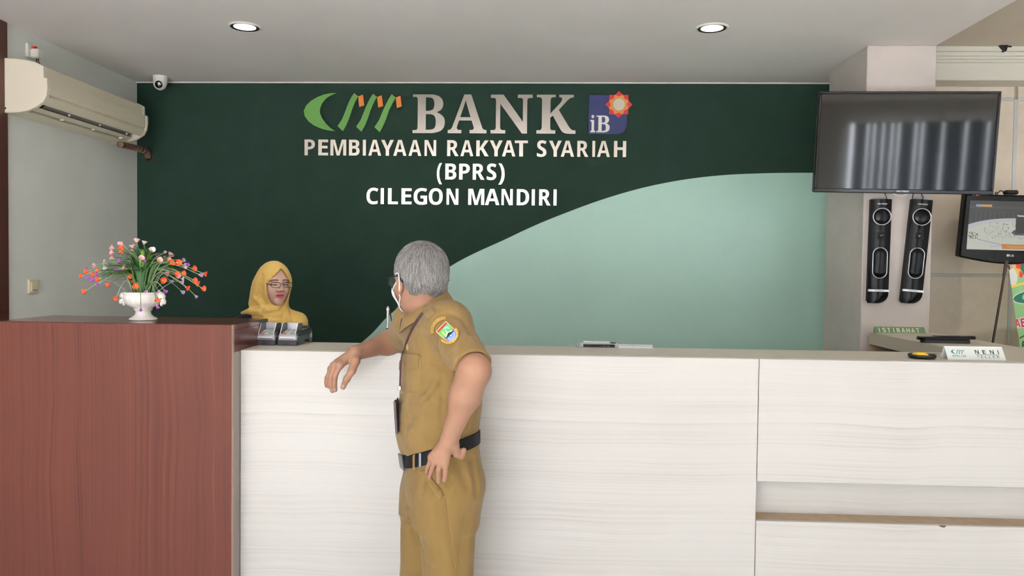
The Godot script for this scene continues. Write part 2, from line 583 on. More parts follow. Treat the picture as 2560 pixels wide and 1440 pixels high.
# ---------------------------------------------------------------- the room
func room() -> void:
	struct("floor", box_mesh(Vector3(LEFT - 0.2, -0.15, BACK - 0.2), Vector3(RIGHT + 0.2, 0, FRONT + 0.2)), M.floor)
	# forecourt outside, which throws daylight up onto the ceiling
	struct("ground", box_mesh(Vector3(-14, -0.3, FRONT + 0.2), Vector3(16, -0.12, 22)), M.pavement)
	# dropped ceiling over the counter, higher ceiling on the right
	var edge := at(2342, 115, 3.98).x
	struct("ceiling", box_mesh(Vector3(LEFT - 0.2, CEIL, BACK - 0.2), Vector3(edge, CEIL + 0.12, FRONT + 0.2)), M.ceiling)
	var up := 2.885
	var b := Mb.new()
	b.box(Vector3(edge - 0.1, up, BACK - 0.2), Vector3(RIGHT + 0.2, up + 0.12, FRONT + 0.2))
	b.box(Vector3(edge - 0.1, CEIL + 0.12, BACK - 0.2), Vector3(edge, up, FRONT + 0.2))
	struct("ceiling", b.mesh(), M.ceiling_beige, Vector3.ZERO, "higher beige ceiling on the right")
	struct("wall_left", box_mesh(Vector3(LEFT - 0.2, 0, BACK - 0.2), Vector3(LEFT, CEIL, FRONT + 0.2)), M.wall_left)
	struct("wall_right", box_mesh(Vector3(RIGHT, 0, BACK - 0.2), Vector3(RIGHT + 0.2, up, FRONT + 0.2)), M.cream)
	var wb := struct("wall_back", box_mesh(Vector3(LEFT, 0, BACK - 0.2), Vector3(2.0, CEIL, BACK)), M.green, Vector3.ZERO, "dark green wall behind the counter")
	# curved mint panel laid on the green wall
	var d := -BACK
	var line := [[905, 856], [935, 829], [963, 798], [988, 775.5], [1040, 729], [1117.6, 671.7], [1177, 638], [1260, 600], [1330, 567], [1400, 538], [1500, 501], [1600, 471.5], [1700, 451], [1800, 439], [1900, 434], [2000, 432.5], [2120, 433]]
	var pts := []
	for q in line:
		var p := at(q[0], q[1], d)
		pts.append(Vector3(p.x, p.y, 0))
	var poly := PackedVector2Array()
	poly.append(Vector2(pts[0].x - 0.42, 0.6))
	for p in curve(pts, 5): poly.append(Vector2(p.x, p.y))
	poly.append(Vector2(poly[poly.size() - 1].x, 0.6))
	part("curved_panel", slab(poly, 0.012, 0.002), M.mint, wb, Vector3(0, 0, BACK))
	# slim white bead where wall and ceiling meet
	struct("trim_1", box_mesh(Vector3(LEFT, CEIL - 0.006, BACK), Vector3(edge, CEIL, BACK + 0.012)), M.ceiling)
	# beige panelled wall on the right, with metal strips in the joints
	var wr := struct("wall_back", box_mesh(Vector3(2.0, 0, BACK - 0.2), Vector3(RIGHT, up, BACK - 0.02)), M.taupe, Vector3.ZERO, "beige panelled wall on the right")
	var ys := [0.02, 0.45, 1.552, 2.625, 2.88]
	var xs := [1.98, 2.848, 3.72, 4.6, RIGHT - 0.02]
	for i in xs.size() - 1:
		for k in ys.size() - 1:
			part("panel", box_mesh(Vector3(xs[i] + 0.011, ys[k] + 0.009, BACK - 0.02), Vector3(xs[i + 1] - 0.011, ys[k + 1] - 0.009, BACK), 0.002), M.beige, wr)
	for i in range(1, xs.size() - 1): part("joint_strip", box_mesh(Vector3(xs[i] - 0.012, 0.02, BACK - 0.02), Vector3(xs[i] + 0.012, 2.625, BACK + 0.003), 0.002), M.alu_trim, wr)
	for k in range(1, ys.size() - 1):
		for i in xs.size() - 1:
			part("joint_strip", box_mesh(Vector3(xs[i] + 0.012, ys[k] - 0.008, BACK - 0.02), Vector3(xs[i + 1] - 0.012, ys[k] + 0.008, BACK - 0.002)), M.alu_trim, wr)
	# beam with a stepped crown
	var bm := struct("trim_2", box_mesh(Vector3(edge, 2.70, BACK), Vector3(RIGHT, up, BACK + 0.16), 0.003), M.cream, Vector3.ZERO, "cream beam along the top of the panelled wall")
	for s in [[0.035, 2.80, 2.817], [0.05, 2.817, 2.833], [0.068, 2.833, 2.856], [0.09, 2.856, up]]:
		part("crown_step", box_mesh(Vector3(edge, s[1], BACK + 0.16), Vector3(RIGHT, s[2], BACK + 0.16 + s[0] * 0.6), 0.003), M.cream, bm)
	# square column in front of the wall
	var x0 := at(2162, 400, 3.98).x
	var x1 := at(2335, 400, 3.98).x
	struct("column", box_mesh(Vector3(x0, 0, -4.50), Vector3(x1, CEIL, -3.98), 0.004), M.column, Vector3.ZERO, "square off-white column carrying the television")
	# brown door post on the left wall
	struct("door_1", box_mesh(Vector3(LEFT, 0, -3.595), Vector3(LEFT + 0.012, CEIL, -2.6), 0.004), M.door_brown, Vector3.ZERO, "dark brown door post at the left edge")
	# shop front behind the camera
	b = Mb.new()
	b.box(Vector3(LEFT, 2.62, FRONT), Vector3(RIGHT, up, FRONT + 0.2))
	b.box(Vector3(LEFT, 0, FRONT), Vector3(RIGHT, 0.12, FRONT + 0.2))
	b.box(Vector3(LEFT, 0.12, FRONT), Vector3(-2.45, 2.62, FRONT + 0.2))
	b.box(Vector3(0.45, 0.12, FRONT), Vector3(2.85, 2.62, FRONT + 0.2))
	b.box(Vector3(5.2, 0.12, FRONT), Vector3(RIGHT, 2.62, FRONT + 0.2))
	struct("wall_front", b.mesh(), M.cream)
	var n := 1
	for w in [[-2.45, 0.45, 2], [2.85, 5.2, 2]]:
		var wn := struct("window_%d" % n, box_mesh(Vector3(w[0], 0.12, FRONT + 0.09), Vector3(w[1], 2.62, FRONT + 0.096)), M.glass)
		for k in w[2] + 1:
			var x: float = lerpf(w[0] + 0.025, w[1] - 0.025, float(k) / w[2])
			part("mullion", box_mesh(Vector3(x - 0.025, 0.12, FRONT + 0.06), Vector3(x + 0.025, 2.62, FRONT + 0.12), 0.004), M.aluminium, wn)
		n += 1
	# vertical blinds in the right-hand window; the big screen mirrors their gaps
	var bl := thing("vertical_blind", "grey vertical blind hanging in the right-hand shop window", "blind", Vector3(0, 0, FRONT - 0.12))
	part("head_rail", box_mesh(Vector3(2.83, 2.585, -0.02), Vector3(5.2, 2.61, 0.02), 0.004), M.aluminium, bl)
	var gaps := [0.0, 0.135, 0.06, 0.08, 0.08, 0.06, 0.15, 0.06, 0.18, 0.20, 0.19, 0.2, 0.2, 0.2, 0.2, 0.2, 0.2]
	var x := 2.885
	for k in range(1, gaps.size()):
		var w: float = gaps[k] * 1.35
		if x + w > 5.19: break
		part("slat", box_mesh(Vector3(x + 0.011, 0.16, -0.004), Vector3(x + w - 0.011, 2.585, 0.004), 0.001), M.blind, bl)
		x += w


# ---------------------------------------------------------------- counters
func furniture() -> void:
	var zf := COUNTER_Z
	var zb := COUNTER_BACK
	var x0 := at(579, 1100, 2.608).x + 0.0015
	var x1 := 4.2
	var xs := at(1893, 1150, -zf).x
	# white counter
	var c := thing("bank_counter", "long white wood-grain bank counter the man leans on", "counter")
	part("body", box_mesh(Vector3(x0 + 0.03, 0, zf - 0.11), Vector3(x1, COUNTER_TOP - 0.03, zf - 0.13), 0.0), M.taupe, c)
	part("front_panel", box_mesh(Vector3(x0, 0, zf - 0.018), Vector3(xs - 0.0012, COUNTER_TOP - 0.001, zf), 0.0015), M.white_wood, c)
	var hi := wy(1204, -zf, 1893.0)
	var lo := wy(1302, -zf, 1893.0)
	part("front_panel", box_mesh(Vector3(xs + 0.0012, hi, zf - 0.018), Vector3(x1, COUNTER_TOP - 0.001, zf - 0.0015), 0.0015), M.white_wood, c)
	part("front_panel", box_mesh(Vector3(xs + 0.0012, 0, zf - 0.018), Vector3(x1, lo, zf - 0.0015), 0.0015), M.white_wood, c)
	part("recess_panel", box_mesh(Vector3(xs + 0.0012, lo - 0.02, zf - 0.108), Vector3(x1, hi + 0.02, zf - 0.098)), M.white_wood, c)
	part("recess_shelf", box_mesh(Vector3(xs + 0.0012, lo - 0.016, zf - 0.1), Vector3(x1, lo - 0.0004, zf - 0.0185)), M.shelf_wood, c)
	part("recess_roof", box_mesh(Vector3(xs + 0.0012, hi, zf - 0.1), Vector3(x1, hi + 0.016, zf - 0.0185)), M.shelf_wood, c)
	part("recess_end", box_mesh(Vector3(xs - 0.016, lo, zf - 0.1), Vector3(xs, hi, zf - 0.0185)), M.white_wood, c)
	part("top", box_mesh(Vector3(x0, COUNTER_TOP - 0.025, zb), Vector3(x1, COUNTER_TOP, zf - 0.0185), 0.0015), M.counter_top, c)
	part("end_panel", box_mesh(Vector3(x0, 0, zb + 0.01), Vector3(x0 + 0.018, COUNTER_TOP - 0.025, zf - 0.019)), M.white_wood, c)
	# a chip in the edge of the lower panel
	var ch := PackedVector2Array([Vector2(-0.014, 0), Vector2(0.013, 0), Vector2(0.006, -0.008), Vector2(-0.006, -0.006)])
	var cp := at(2357, 1315, -zf)
	tag(part("chip", slab(ch, 0.0006), mt(sc(96, 72, 50), 0.9), c, Vector3(cp.x, lo + 0.0004, zf - 0.0014)), "brown chip in the edge of the lower panel")
	# brown counter box
	var fz := -2.608
	var bx1 := at(579, 1100, -fz).x
	var bx0 := at(133, 789, 2.95).x
	var top := wy(810, -fz, 400.0)
	var r := thing("reception_box", "tall reddish-brown wood-grain counter block under the flower vase", "counter")
	part("front_panel", box_mesh(Vector3(bx0, 0, fz - 0.018), Vector3(bx1, top - 0.0005, fz), 0.001), M.brown_wood, r)
	part("edge_band", box_mesh(Vector3(bx1 + 0.0002, 0, fz - 0.0185), Vector3(bx1 + 0.0012, top, fz - 0.0005)), mt(sc(176, 146, 132), 0.5), r)
	part("side_panel", box_mesh(Vector3(bx1 - 0.018, 0, -2.95), Vector3(bx1, top - 0.018, fz - 0.0185), 0.001), M.brown_gloss, r)
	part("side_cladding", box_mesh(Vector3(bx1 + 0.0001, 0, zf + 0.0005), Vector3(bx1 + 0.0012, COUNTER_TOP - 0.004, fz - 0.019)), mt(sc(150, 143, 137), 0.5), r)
	part("side_panel", box_mesh(Vector3(bx0, 0, -2.95), Vector3(bx0 + 0.018, top - 0.018, fz - 0.0185), 0.001), M.brown_gloss, r)
	part("top", box_mesh(Vector3(bx0, top - 0.0178, -2.955), Vector3(bx1, top, fz - 0.0185), 0.001), M.brown_gloss, r)
	part("back_panel", box_mesh(Vector3(bx0 + 0.02, 0.02, -2.94), Vector3(bx1 - 0.02, top - 0.02, -2.925)), M.brown_gloss, r)
	# side counter behind the long one, along the column
	var sx0 := 1.655
	var sx1 := 1.985
	var sz0 := -3.96
	var sd := thing("side_counter", "beige side counter with an open shelf running back to the column", "counter")
	part("top", box_mesh(Vector3(sx0 + 0.018, COUNTER_TOP - 0.02, sz0), Vector3(sx1, COUNTER_TOP - 0.0005, zb - 0.001), 0.001), M.counter_top, sd)
	part("fascia", box_mesh(Vector3(sx0, COUNTER_TOP - 0.062, sz0 + 0.02), Vector3(sx0 + 0.018, COUNTER_TOP - 0.001, zb - 0.001), 0.001), M.taupe, sd)
	part("end_panel", box_mesh(Vector3(sx0, 0, sz0), Vector3(sx1, COUNTER_TOP - 0.0205, sz0 + 0.02), 0.001), M.shelf_wood, sd)
	part("back_panel", box_mesh(Vector3(sx1 - 0.012, 0, sz0 + 0.02), Vector3(sx1, COUNTER_TOP - 0.021, zb - 0.002)), M.shelf_wood, sd)
	part("shelf", box_mesh(Vector3(sx0 + 0.018, 0.79, sz0 + 0.021), Vector3(sx1 - 0.0125, 0.81, zb - 0.002)), M.shelf_wood, sd)
	part("shelf", box_mesh(Vector3(sx0 + 0.018, 0.2, sz0 + 0.021), Vector3(sx1 - 0.0125, 0.22, zb - 0.002)), M.shelf_wood, sd)
	# lever-arch binders on the upper shelf
	var spine := [[sc(20, 26, 24), "dark green"], [sc(24, 30, 28), "black"], [sc(30, 42, 92), "blue"], [sc(22, 24, 34), "navy"], [sc(18, 18, 20), "black"], [sc(24, 26, 34), "black"]]
	var zz := sz0 + 0.028
	var words := ["standing against the end of the shelf", "second from the end of the shelf", "with a plain spine, third on the shelf", "beside the blue one", "deep in the shelf shadow", "nearest the long counter"]
	for k in spine.size():
		var bn := thing("ring_binder", "%s ring binder %s" % [spine[k][1], words[k]], "binder", Vector3(sx0 + 0.03, 0.8105, zz), 0.0, "ring binders on the shelf")
		var w := 0.068
		part("cover", box_mesh(Vector3(0, 0, 0), Vector3(0.27, 0.315 if k != 2 else 0.31, w), 0.003), mt(spine[k][0], 0.45), bn)
		if k in [0, 1, 3]:
			part("spine_label", box_mesh(Vector3(-0.0012, 0.225, 0.012), Vector3(0.0002, 0.262, w - 0.012)), M.white_plastic, bn)
			part("spine_label", box_mesh(Vector3(-0.0012, 0.165, 0.012), Vector3(0.0002, 0.21, w - 0.012)), mt(sc(170, 176, 172), 0.7), bn)
		elif k == 2:
			part("spine_label", box_mesh(Vector3(-0.0012, 0.15, 0.012), Vector3(0.0002, 0.20, w - 0.012)), M.white_plastic, bn)
		zz += w + 0.004


# ---------------------------------------------------------------- things on walls and counters
func objects() -> void:
	wall_sign()
	lamps_and_camera()
	air_conditioner()
	big_television()
	loudspeakers()
	small_television()
	banner()
	desk_things()
	card_terminals()
	flowers()

func sign_row(called: String, label: String, letters: String, spans: Array, tops: Array, bottoms: Array, kind: String) -> void:
	# spans, tops and bottoms were read off the photograph in an enlargement (2.844 times, from 720, 200)
	var d := -BACK - 0.02
	var n := spans.size()
	var y0 := 0.0
	var y1 := 0.0
	for k in 2:
		var zx: float = (spans[0][0] if k == 0 else spans[n - 1][1])
		y0 += at(720 + zx / 2.844, 200 + bottoms[k] / 2.844, d).y * 0.5
		y1 += at(720 + zx / 2.844, 200 + tops[k] / 2.844, d).y * 0.5
	var px: float = 720 + (spans[0][0] + spans[n - 1][1]) / 2.0 / 2.844
	var o := thing(called, label, "lettering", Vector3(at(px, 300, d).x, y0, BACK), 0.0, "steel lettering on the green wall")
	for k in n:
		var yy: float = 200 + (tops[0] + bottoms[0]) / 2.0 / 2.844
		var a := at(720 + spans[k][0] / 2.844, yy, d).x - o.position.x
		var b := at(720 + spans[k][1] / 2.844, yy, d).x - o.position.x
		var h := y1 - y0
		var lo := 0.0
		var hi := h
		if letters[k] in "OCGS": lo = -h * 0.02; hi = h * 1.02
		if letters[k] in "()": lo = -h * 0.30; hi = h * 1.03
		if letters[k] == "I": part("letter", box_mesh(Vector3(a, lo, 0.002), Vector3(b, hi, 0.016)), M.steel, o)
		else: part("letter", fitted(letters[k], kind, 0.014, a, b, lo, hi, 0.002), M.steel, o)

func wall_sign() -> void:
	sign_row("bank_lettering", "large steel serif letters reading BANK on the green wall", "BANK", [[886, 1115], [1136, 1412], [1441, 1738], [1768, 2046]], [101, 104], [376, 382], "serifbold")
	sign_row("bank_lettering", "steel letters reading PEMBIAYAAN RAKYAT SYARIAH under BANK", "PEMBIAYAANRAKYATSYARIAH",
		[[116, 190], [214, 284], [300, 413], [432, 508], [531, 553], [570, 662], [660, 752], [748, 842], [856, 947], [970, 1053], [1131, 1213], [1226, 1318], [1338, 1427], [1433, 1526], [1522, 1617], [1612, 1705], [1770, 1838], [1855, 1946], [1940, 2035], [2057, 2137], [2164, 2184], [2198, 2290], [2318, 2405]], [421, 434], [533, 549], "sansbold")
	sign_row("bank_lettering", "steel letters reading BPRS in brackets on the green wall", "(BPRS)", [[1058, 1095], [1118, 1196], [1216, 1292], [1313, 1397], [1413, 1481], [1495, 1540]], [593, 596], [706, 710], "sansbold")
	sign_row("bank_lettering", "bright steel letters reading CILEGON MANDIRI, lowest row of the wall sign", "CILEGONMANDIRI",
		[[557, 641], [658, 681], [710, 781], [806, 878], [893, 988], [1001, 1099], [1127, 1211], [1281, 1395], [1400, 1503], [1518, 1598], [1627, 1714], [1733, 1755], [1786, 1867], [1888, 1910]], [767, 778], [881, 892], "sansbold")
	# logo: crescent and ribbons
	var d := -BACK - 0.02
	var cx := at(880, 280, d)
	var lg := thing("bank_logo", "green crescent with three green ribbons and orange flags on the wall", "logo", Vector3(cx.x, cx.y, BACK))
	var green := mt(sc(86, 140, 62), 0.4)
	var orange := mt(sc(196, 114, 40), 0.4)
	for s in logo_shapes():
		var poly := PackedVector2Array()
		for p in s[1]:
			var w := at(740 + p.x / 8.0, 220 + p.y / 8.0, d)
			poly.append(Vector2(w.x - cx.x, w.y - cx.y))
		part(["crescent", "ribbon", "flag"][s[0]], slab(poly, 0.014, 0.001), orange if s[0] == 2 else green, lg, Vector3(0, 0, 0.004))
	# blue emblem with the red star
	var ec := at(1440 + 575 / 7.2, 210 + 550 / 7.2, d)
	var em := thing("blue_emblem", "blue square emblem with red and orange star reading iB", "emblem", Vector3(ec.x, ec.y, BACK))
	var u := (at(1540, 290, d).x - at(1440, 290, d).x) / 720.0
	var loc := func(x: float, y: float) -> Vector2: return Vector2((x - 575) * u, -(y - 550) * u)
	var bl := PackedVector2Array([loc.call(230, 900), loc.call(230, 195), loc.call(925, 195)])
	for k in 9:
		var a := PI / 2 * k / 8.0
		bl.append(loc.call(735 + 190 * cos(a), 710 + 190 * sin(a)))
	part("plate", slab(bl, 0.010, 0.001), mt(sc(28, 40, 94), 0.4), em, Vector3(0, 0, 0.004))
	var red := mt(sc(184, 28, 38), 0.4)
	var c := Vector2(768, 368)
	for k in 2:
		var sq := PackedVector2Array()
		for j in 4:
			var a := TAU * j / 4.0 + (PI / 4 if k == 0 else 0.0)
			sq.append(loc.call(c.x + 243 * cos(a), c.y + 243 * sin(a)))
		part("star", slab(sq, 0.003 + 0.0006 * k, 0.0), red, em, Vector3(0, 0, 0.0142))
	var st := PackedVector2Array()
	for j in 16:
		var a := TAU * j / 16.0
		st.append(loc.call(c.x + (190 if j % 2 == 1 else 145) * cos(a), c.y + (190 if j % 2 == 1 else 145) * sin(a)))
	part("inner_star", slab(st, 0.0048), mt(sc(204, 122, 48), 0.4), em, Vector3(0, 0, 0.0142))
	part("ring", slab(ellipse(118 * u, 118 * u, 32, loc.call(c.x, c.y)), 0.0054), mt(sc(138, 146, 72), 0.4), em, Vector3(0, 0, 0.0142))
	part("disc", slab(ellipse(107 * u, 110 * u, 32, loc.call(c.x + 3, c.y)), 0.0062), mt(sc(206, 196, 178), 0.4), em, Vector3(0, 0, 0.0142))
	var i0: Vector2 = loc.call(262, 868); var i1: Vector2 = loc.call(350, 556)
	part("letter", fitted("i", "serifbold", 0.003, i0.x, i1.x, i0.y, i1.y, 0.0142), M.white_plastic, em)
	i0 = loc.call(368, 868); i1 = loc.call(610, 566)
	part("letter", fitted("B", "serifbold", 0.003, i0.x, i1.x, i0.y, i1.y, 0.0142), M.white_plastic, em)

func lamps_and_camera() -> void:
	var k := 0
	var places := []
	for q in [[612, 66], [1780, 69]]:
		var r := cam_basis * Vector3((q[0] - 1280.0) / F, -(q[1] - 720.0) / F, -1.0)
		places.append(EYE + r * ((CEIL - EYE.y) / r.y))
	places.append(Vector3(3.7, 2.885, -3.2))      # beyond the frame: it throws the small television's shadow to the left
	for p in places:
		var o := thing("downlight", ["round ceiling downlight, lit, nearer the air conditioner", "round ceiling downlight, lit, nearer the television", "round ceiling downlight in the higher ceiling on the right"][k], "lamp", p, 0.0, "ceiling downlights")
		part("rim", lathe([Vector2(0.066, 0.0), Vector2(0.067, -0.006), Vector2(0.070, -0.0075), Vector2(0.074, -0.006), Vector2(0.078, 0.0)], 40), M.white_plastic, o)
		part("reflector", lathe([Vector2(0.052, -0.0035), Vector2(0.056, -0.0045), Vector2(0.066, -0.0065), Vector2(0.067, -0.0065), Vector2(0.067, -0.001)], 40), mt(sc(40, 38, 36), 0.4), o)
		part("lamp_diffuser", lathe([Vector2(0.0, -0.006), Vector2(0.04, -0.006), Vector2(0.0525, -0.0042), Vector2(0.0525, -0.001), Vector2(0.0, -0.001)], 40), M.lamp, o)
		var l := SpotLight3D.new()
		l.name = "downlight_beam"
		l.light_energy = 0.5 if k < 2 else 2.4
		l.light_color = Color(1.0, 0.97, 0.92)
		l.light_size = 0.05
		l.spot_angle = 80.0
		l.spot_angle_attenuation = 0.9
		l.spot_range = 8.0
		l.shadow_enabled = true
		l.position = Vector3(0, -0.012, 0)
		l.rotation.x = -PI / 2
		o.add_child(l)
		k += 1
	# turret camera
	var r2 := cam_basis * Vector3((401.0 - 1280.0) / F, -(191.0 - 720.0) / F, -1.0)
	var p2 := EYE + r2 * ((CEIL - EYE.y) / r2.y)
	var cm := thing("security_camera", "white turret security camera under the ceiling by the wall corner", "camera", p2)
	part("base", lathe([Vector2(0.044, 0.0), Vector2(0.043, -0.004), Vector2(0.042, -0.03), Vector2(0.040, -0.046), Vector2(0.034, -0.052), Vector2(0.0, -0.052)], 36), M.white_plastic, cm)
	var look := (Vector3(0.26, -0.30, 0.92)).normalized()
	var bs := Basis.looking_at(-look, Vector3.UP)
	var eye := part("eyeball", ball(Vector3.ZERO, Vector3.ONE * 0.039, 18, 26), M.white_plastic, cm, Vector3(0.0, -0.047, 0.004))
	var ring := lathe([Vector2(0.0225, 0.0), Vector2(0.0225, 0.006), Vector2(0.0235, 0.0075), Vector2(0.026, 0.006), Vector2(0.027, 0.0)], 28)
	var e1 := part("lens_ring", ring, M.white_plastic, eye, look * 0.032)
	e1.basis = Basis(bs.x, look, bs.y)
	var e2 := part("lens", lathe([Vector2(0.0, 0.0045), Vector2(0.012, 0.004), Vector2(0.0225, 0.002), Vector2(0.0225, -0.002)], 28), M.black_gloss, eye, look * 0.0372)
	e2.basis = Basis(bs.x, look, bs.y)
	# black clip on the higher ceiling
	var r3 := cam_basis * Vector3((2508.0 - 1280.0) / F, -(116.0 - 720.0) / F, -1.0)
	var p3 := EYE + r3 * ((2.885 - EYE.y) / r3.y)
	var hk := thing("ceiling_fixture", "small black angular fixture on the higher ceiling at right", "fixture", p3)
	var b := Mb.new()
	add_slab(b, PackedVector2Array([Vector2(-0.035, 0), Vector2(0.012, 0), Vector2(0.004, -0.034), Vector2(-0.004, -0.034)]), -0.03, 0.03, 0.002)
	part("housing", b.mesh(), M.black, hk)
	part("arm", box_mesh(Vector3(0.005, -0.008, -0.012), Vector3(0.042, 0, 0.012), 0.001), M.black, hk)

# ---------------------------------------------------------------- air conditioner
func ac_section(extra := 0.0) -> PackedVector2Array:
	var o := PackedVector2Array()
	for p in [[8, 282], [8, 146], [43, 147.4], [71, 151.7], [92.6, 158], [108.7, 166.7], [109.8, 194.7], [118.4, 195.8], [118.8, 220.6], [116, 240], [107.6, 255], [92.6, 265.8], [71, 275.5], [43, 281]]:
		o.append(Vector2((p[0] - 8) / 501.0, -(p[1] - 282) / 516.0))
	return o

func ac_piece(pts: Array, z0: float, z1: float, bev := 0.0) -> ArrayMesh:
	# section in (out from the wall, up), run along the wall
	var poly := PackedVector2Array()
	for p in pts: poly.append(Vector2((p[0] - 8) / 501.0, -(p[1] - 282) / 516.0))
	var b := Mb.new()
	add_slab(b, poly, z0, z1, bev)
	return b.mesh()

func air_conditioner() -> void:
	# local z runs toward the room's back wall's opposite: 0 at the far end, length at the near end
	var y := at(8, 282, 3.571).y
	var L := 0.93
	var o := thing("air_conditioner", "cream split air conditioner on the left wall above the flowers", "air conditioner", Vector3(LEFT, y, -3.571 - L))
	part("end_cap", ac_piece([[8, 282], [8, 146], [43, 147.4], [71, 151.7], [92.6, 158], [108.7, 166.7], [109.8, 194.7], [118.4, 195.8], [118.8, 220.6], [116, 240], [107.6, 255], [92.6, 265.8], [71, 275.5], [43, 281]], L - 0.022, L, 0.003), M.ac_cream, o)
	part("end_cap", ac_piece([[8, 282], [8, 146], [43, 147.4], [71, 151.7], [92.6, 158], [108.7, 166.7], [109.8, 194.7], [118.4, 195.8], [118.8, 220.6], [116, 240], [107.6, 255], [92.6, 265.8], [71, 275.5], [43, 281]], 0, 0.022, 0.003), M.ac_cream, o)
	# housing, with the air outlet cut into its lower front
	part("housing", ac_piece([[8, 281], [8, 146.8], [43, 148.2], [71, 152.5], [92, 159], [107.8, 167.5], [108.6, 194.7], [112, 240], [104, 254.5], [99, 258], [80, 238], [60, 238], [56, 262], [62, 277.2], [43, 280.6]], 0.022, L - 0.022), M.ac_plastic, o)
	part("front_panel", ac_piece([[109, 195.2], [117.4, 196.2], [117.9, 220.6], [116, 235], [111.6, 236]], 0.0225, L - 0.0225, 0.001), M.ac_plastic, o)
	part("lower_panel", ac_piece([[112.4, 240.5], [115, 241], [107, 254.6], [101, 259.4], [100, 257.4], [104.4, 254.2]], 0.0225, L - 0.0225), M.ac_plastic, o)
	var dark := mt(sc(52, 49, 46), 0.7)
	part("outlet_liner", ac_piece([[80.5, 238.8], [98.8, 257.6], [98, 258.4], [79.8, 239.8], [61, 239.8], [57.5, 262], [56.6, 262], [60.4, 238.8]], 0.05, L - 0.09), dark, o)
	part("louvre", ac_piece([[86, 249], [89, 251], [72, 261], [69, 260]], 0.05, L - 0.10), mt(sc(128, 122, 116), 0.5), o)
	part("louvre", ac_piece([[76, 262], [78, 263.5], [66, 271.8], [64, 271]], 0.04, L - 0.05), M.ac_plastic, o)
	for z in [0.12, 0.39, 0.66]:
		part("louvre_pivot", ball(Vector3(0.157, 0.042, z), Vector3.ONE * 0.0066, 8, 10), M.white_plastic, o)
		part("louvre_arm", box_mesh(Vector3(0.122, 0.010, z + 0.02), Vector3(0.142, 0.017, z + 0.0225)), M.ac_plastic, o)
	part("end_clip", box_mesh(Vector3(0.186, 0.052, 0.03), Vector3(0.2, 0.076, 0.05), 0.003), M.white_plastic, o)
	var w := part("maker_mark", box_mesh(Vector3(-0.022, -0.002, 0), Vector3(0.022, 0.002, 0.0006)), mt(sc(120, 112, 100), 0.6), o, Vector3(0.2068, 0.0935, L - 0.075), Vector3(0, PI / 2, 0))
	part("screw", lathe([Vector2(0.005, 0), Vector2(0.005, 0.002), Vector2(0, 0.002)], 10), M.black, o, Vector3(0.014, 0.022, L), Vector3(PI / 2, 0, 0))
	# lagged pipe
	var pp := thing("lagged_pipe", "brown taped pipe from the air conditioner into the green wall", "pipe")
	var pts := [at(300, 361, 4.34), at(325, 366, 4.47), at(350, 372, 4.62), at(364, 377, 4.70), at(369, 386, 4.735), at(369, 394, 4.745)]
	part("lagging", tube(curve(pts, 5), 0.017, 0.019, 12), mottled(mt(Color.WHITE, 0.85), sc(84, 58, 46), sc(128, 94, 76), 128, 0.12, 71, 0.2, 0.2), pp)
	var tape := mt(sc(112, 84, 68), 0.7)
	for k in 7:
		var p: Vector3 = pts[0].lerp(pts[3], k / 7.0)
		var dir: Vector3 = (pts[3] - pts[0]).normalized()
		part("tape_wrap", tube([p, p + dir * 0.01], 0.0195, -1, 12), tape, pp)
	part("collar", lathe([Vector2(0.02, 0), Vector2(0.028, 0.0), Vector2(0.028, 0.012), Vector2(0.02, 0.012)], 16), mt(sc(60, 42, 36), 0.8), pp, Vector3(at(369, 392, 4.75).x, at(369, 392, 4.75).y, BACK + 0.0), Vector3(PI / 2, 0, 0))
	# power socket with a plug above the unit
	var so := thing("wall_socket", "white power socket with plug above the air conditioner", "socket", Vector3(LEFT, at(75, 129, 3.77).y, -3.77))
	part("plate", box_mesh(Vector3(0, -0.036, -0.036), Vector3(0.012, 0.036, 0.036), 0.003), M.white_plastic, so)
	part("plug", box_mesh(Vector3(0.012, -0.034, -0.028), Vector3(0.052, 0.012, 0.018), 0.005), M.white_plastic, so)
	part("switch", box_mesh(Vector3(0.012, 0.013, -0.02), Vector3(0.026, 0.028, 0.006), 0.002), mt(sc(170, 40, 36), 0.4), so)
	for k in 2:
		part("wire", tube(curve([Vector3(0.03 + 0.008 * k, -0.034, -0.006), Vector3(0.032 + 0.01 * k, -0.05, -0.004), Vector3(0.036 + 0.012 * k, -0.066, -0.008), Vector3(0.036 + 0.012 * k, -0.076, -0.01)], 4), 0.0028), mt(sc(70, 64, 58), 0.6), so)
	# light switch lower on the wall
	var sw := thing("light_switch", "cream rocker switch low on the left wall", "switch", Vector3(LEFT, at(70, 716, 3.77).y, -3.775))
	part("plate", box_mesh(Vector3(0, -0.037, -0.037), Vector3(0.010, 0.037, 0.037), 0.004), mt(sc(226, 212, 186), 0.4), sw)
	part("rocker", box_mesh(Vector3(0.010, -0.026, -0.026), Vector3(0.016, 0.026, 0.026), 0.003), mt(sc(222, 214, 182), 0.35), sw)
	part("slot", box_mesh(Vector3(0.0155, -0.020, -0.018), Vector3(0.0168, -0.016, 0.016)), mt(sc(110, 98, 80), 0.6), sw)

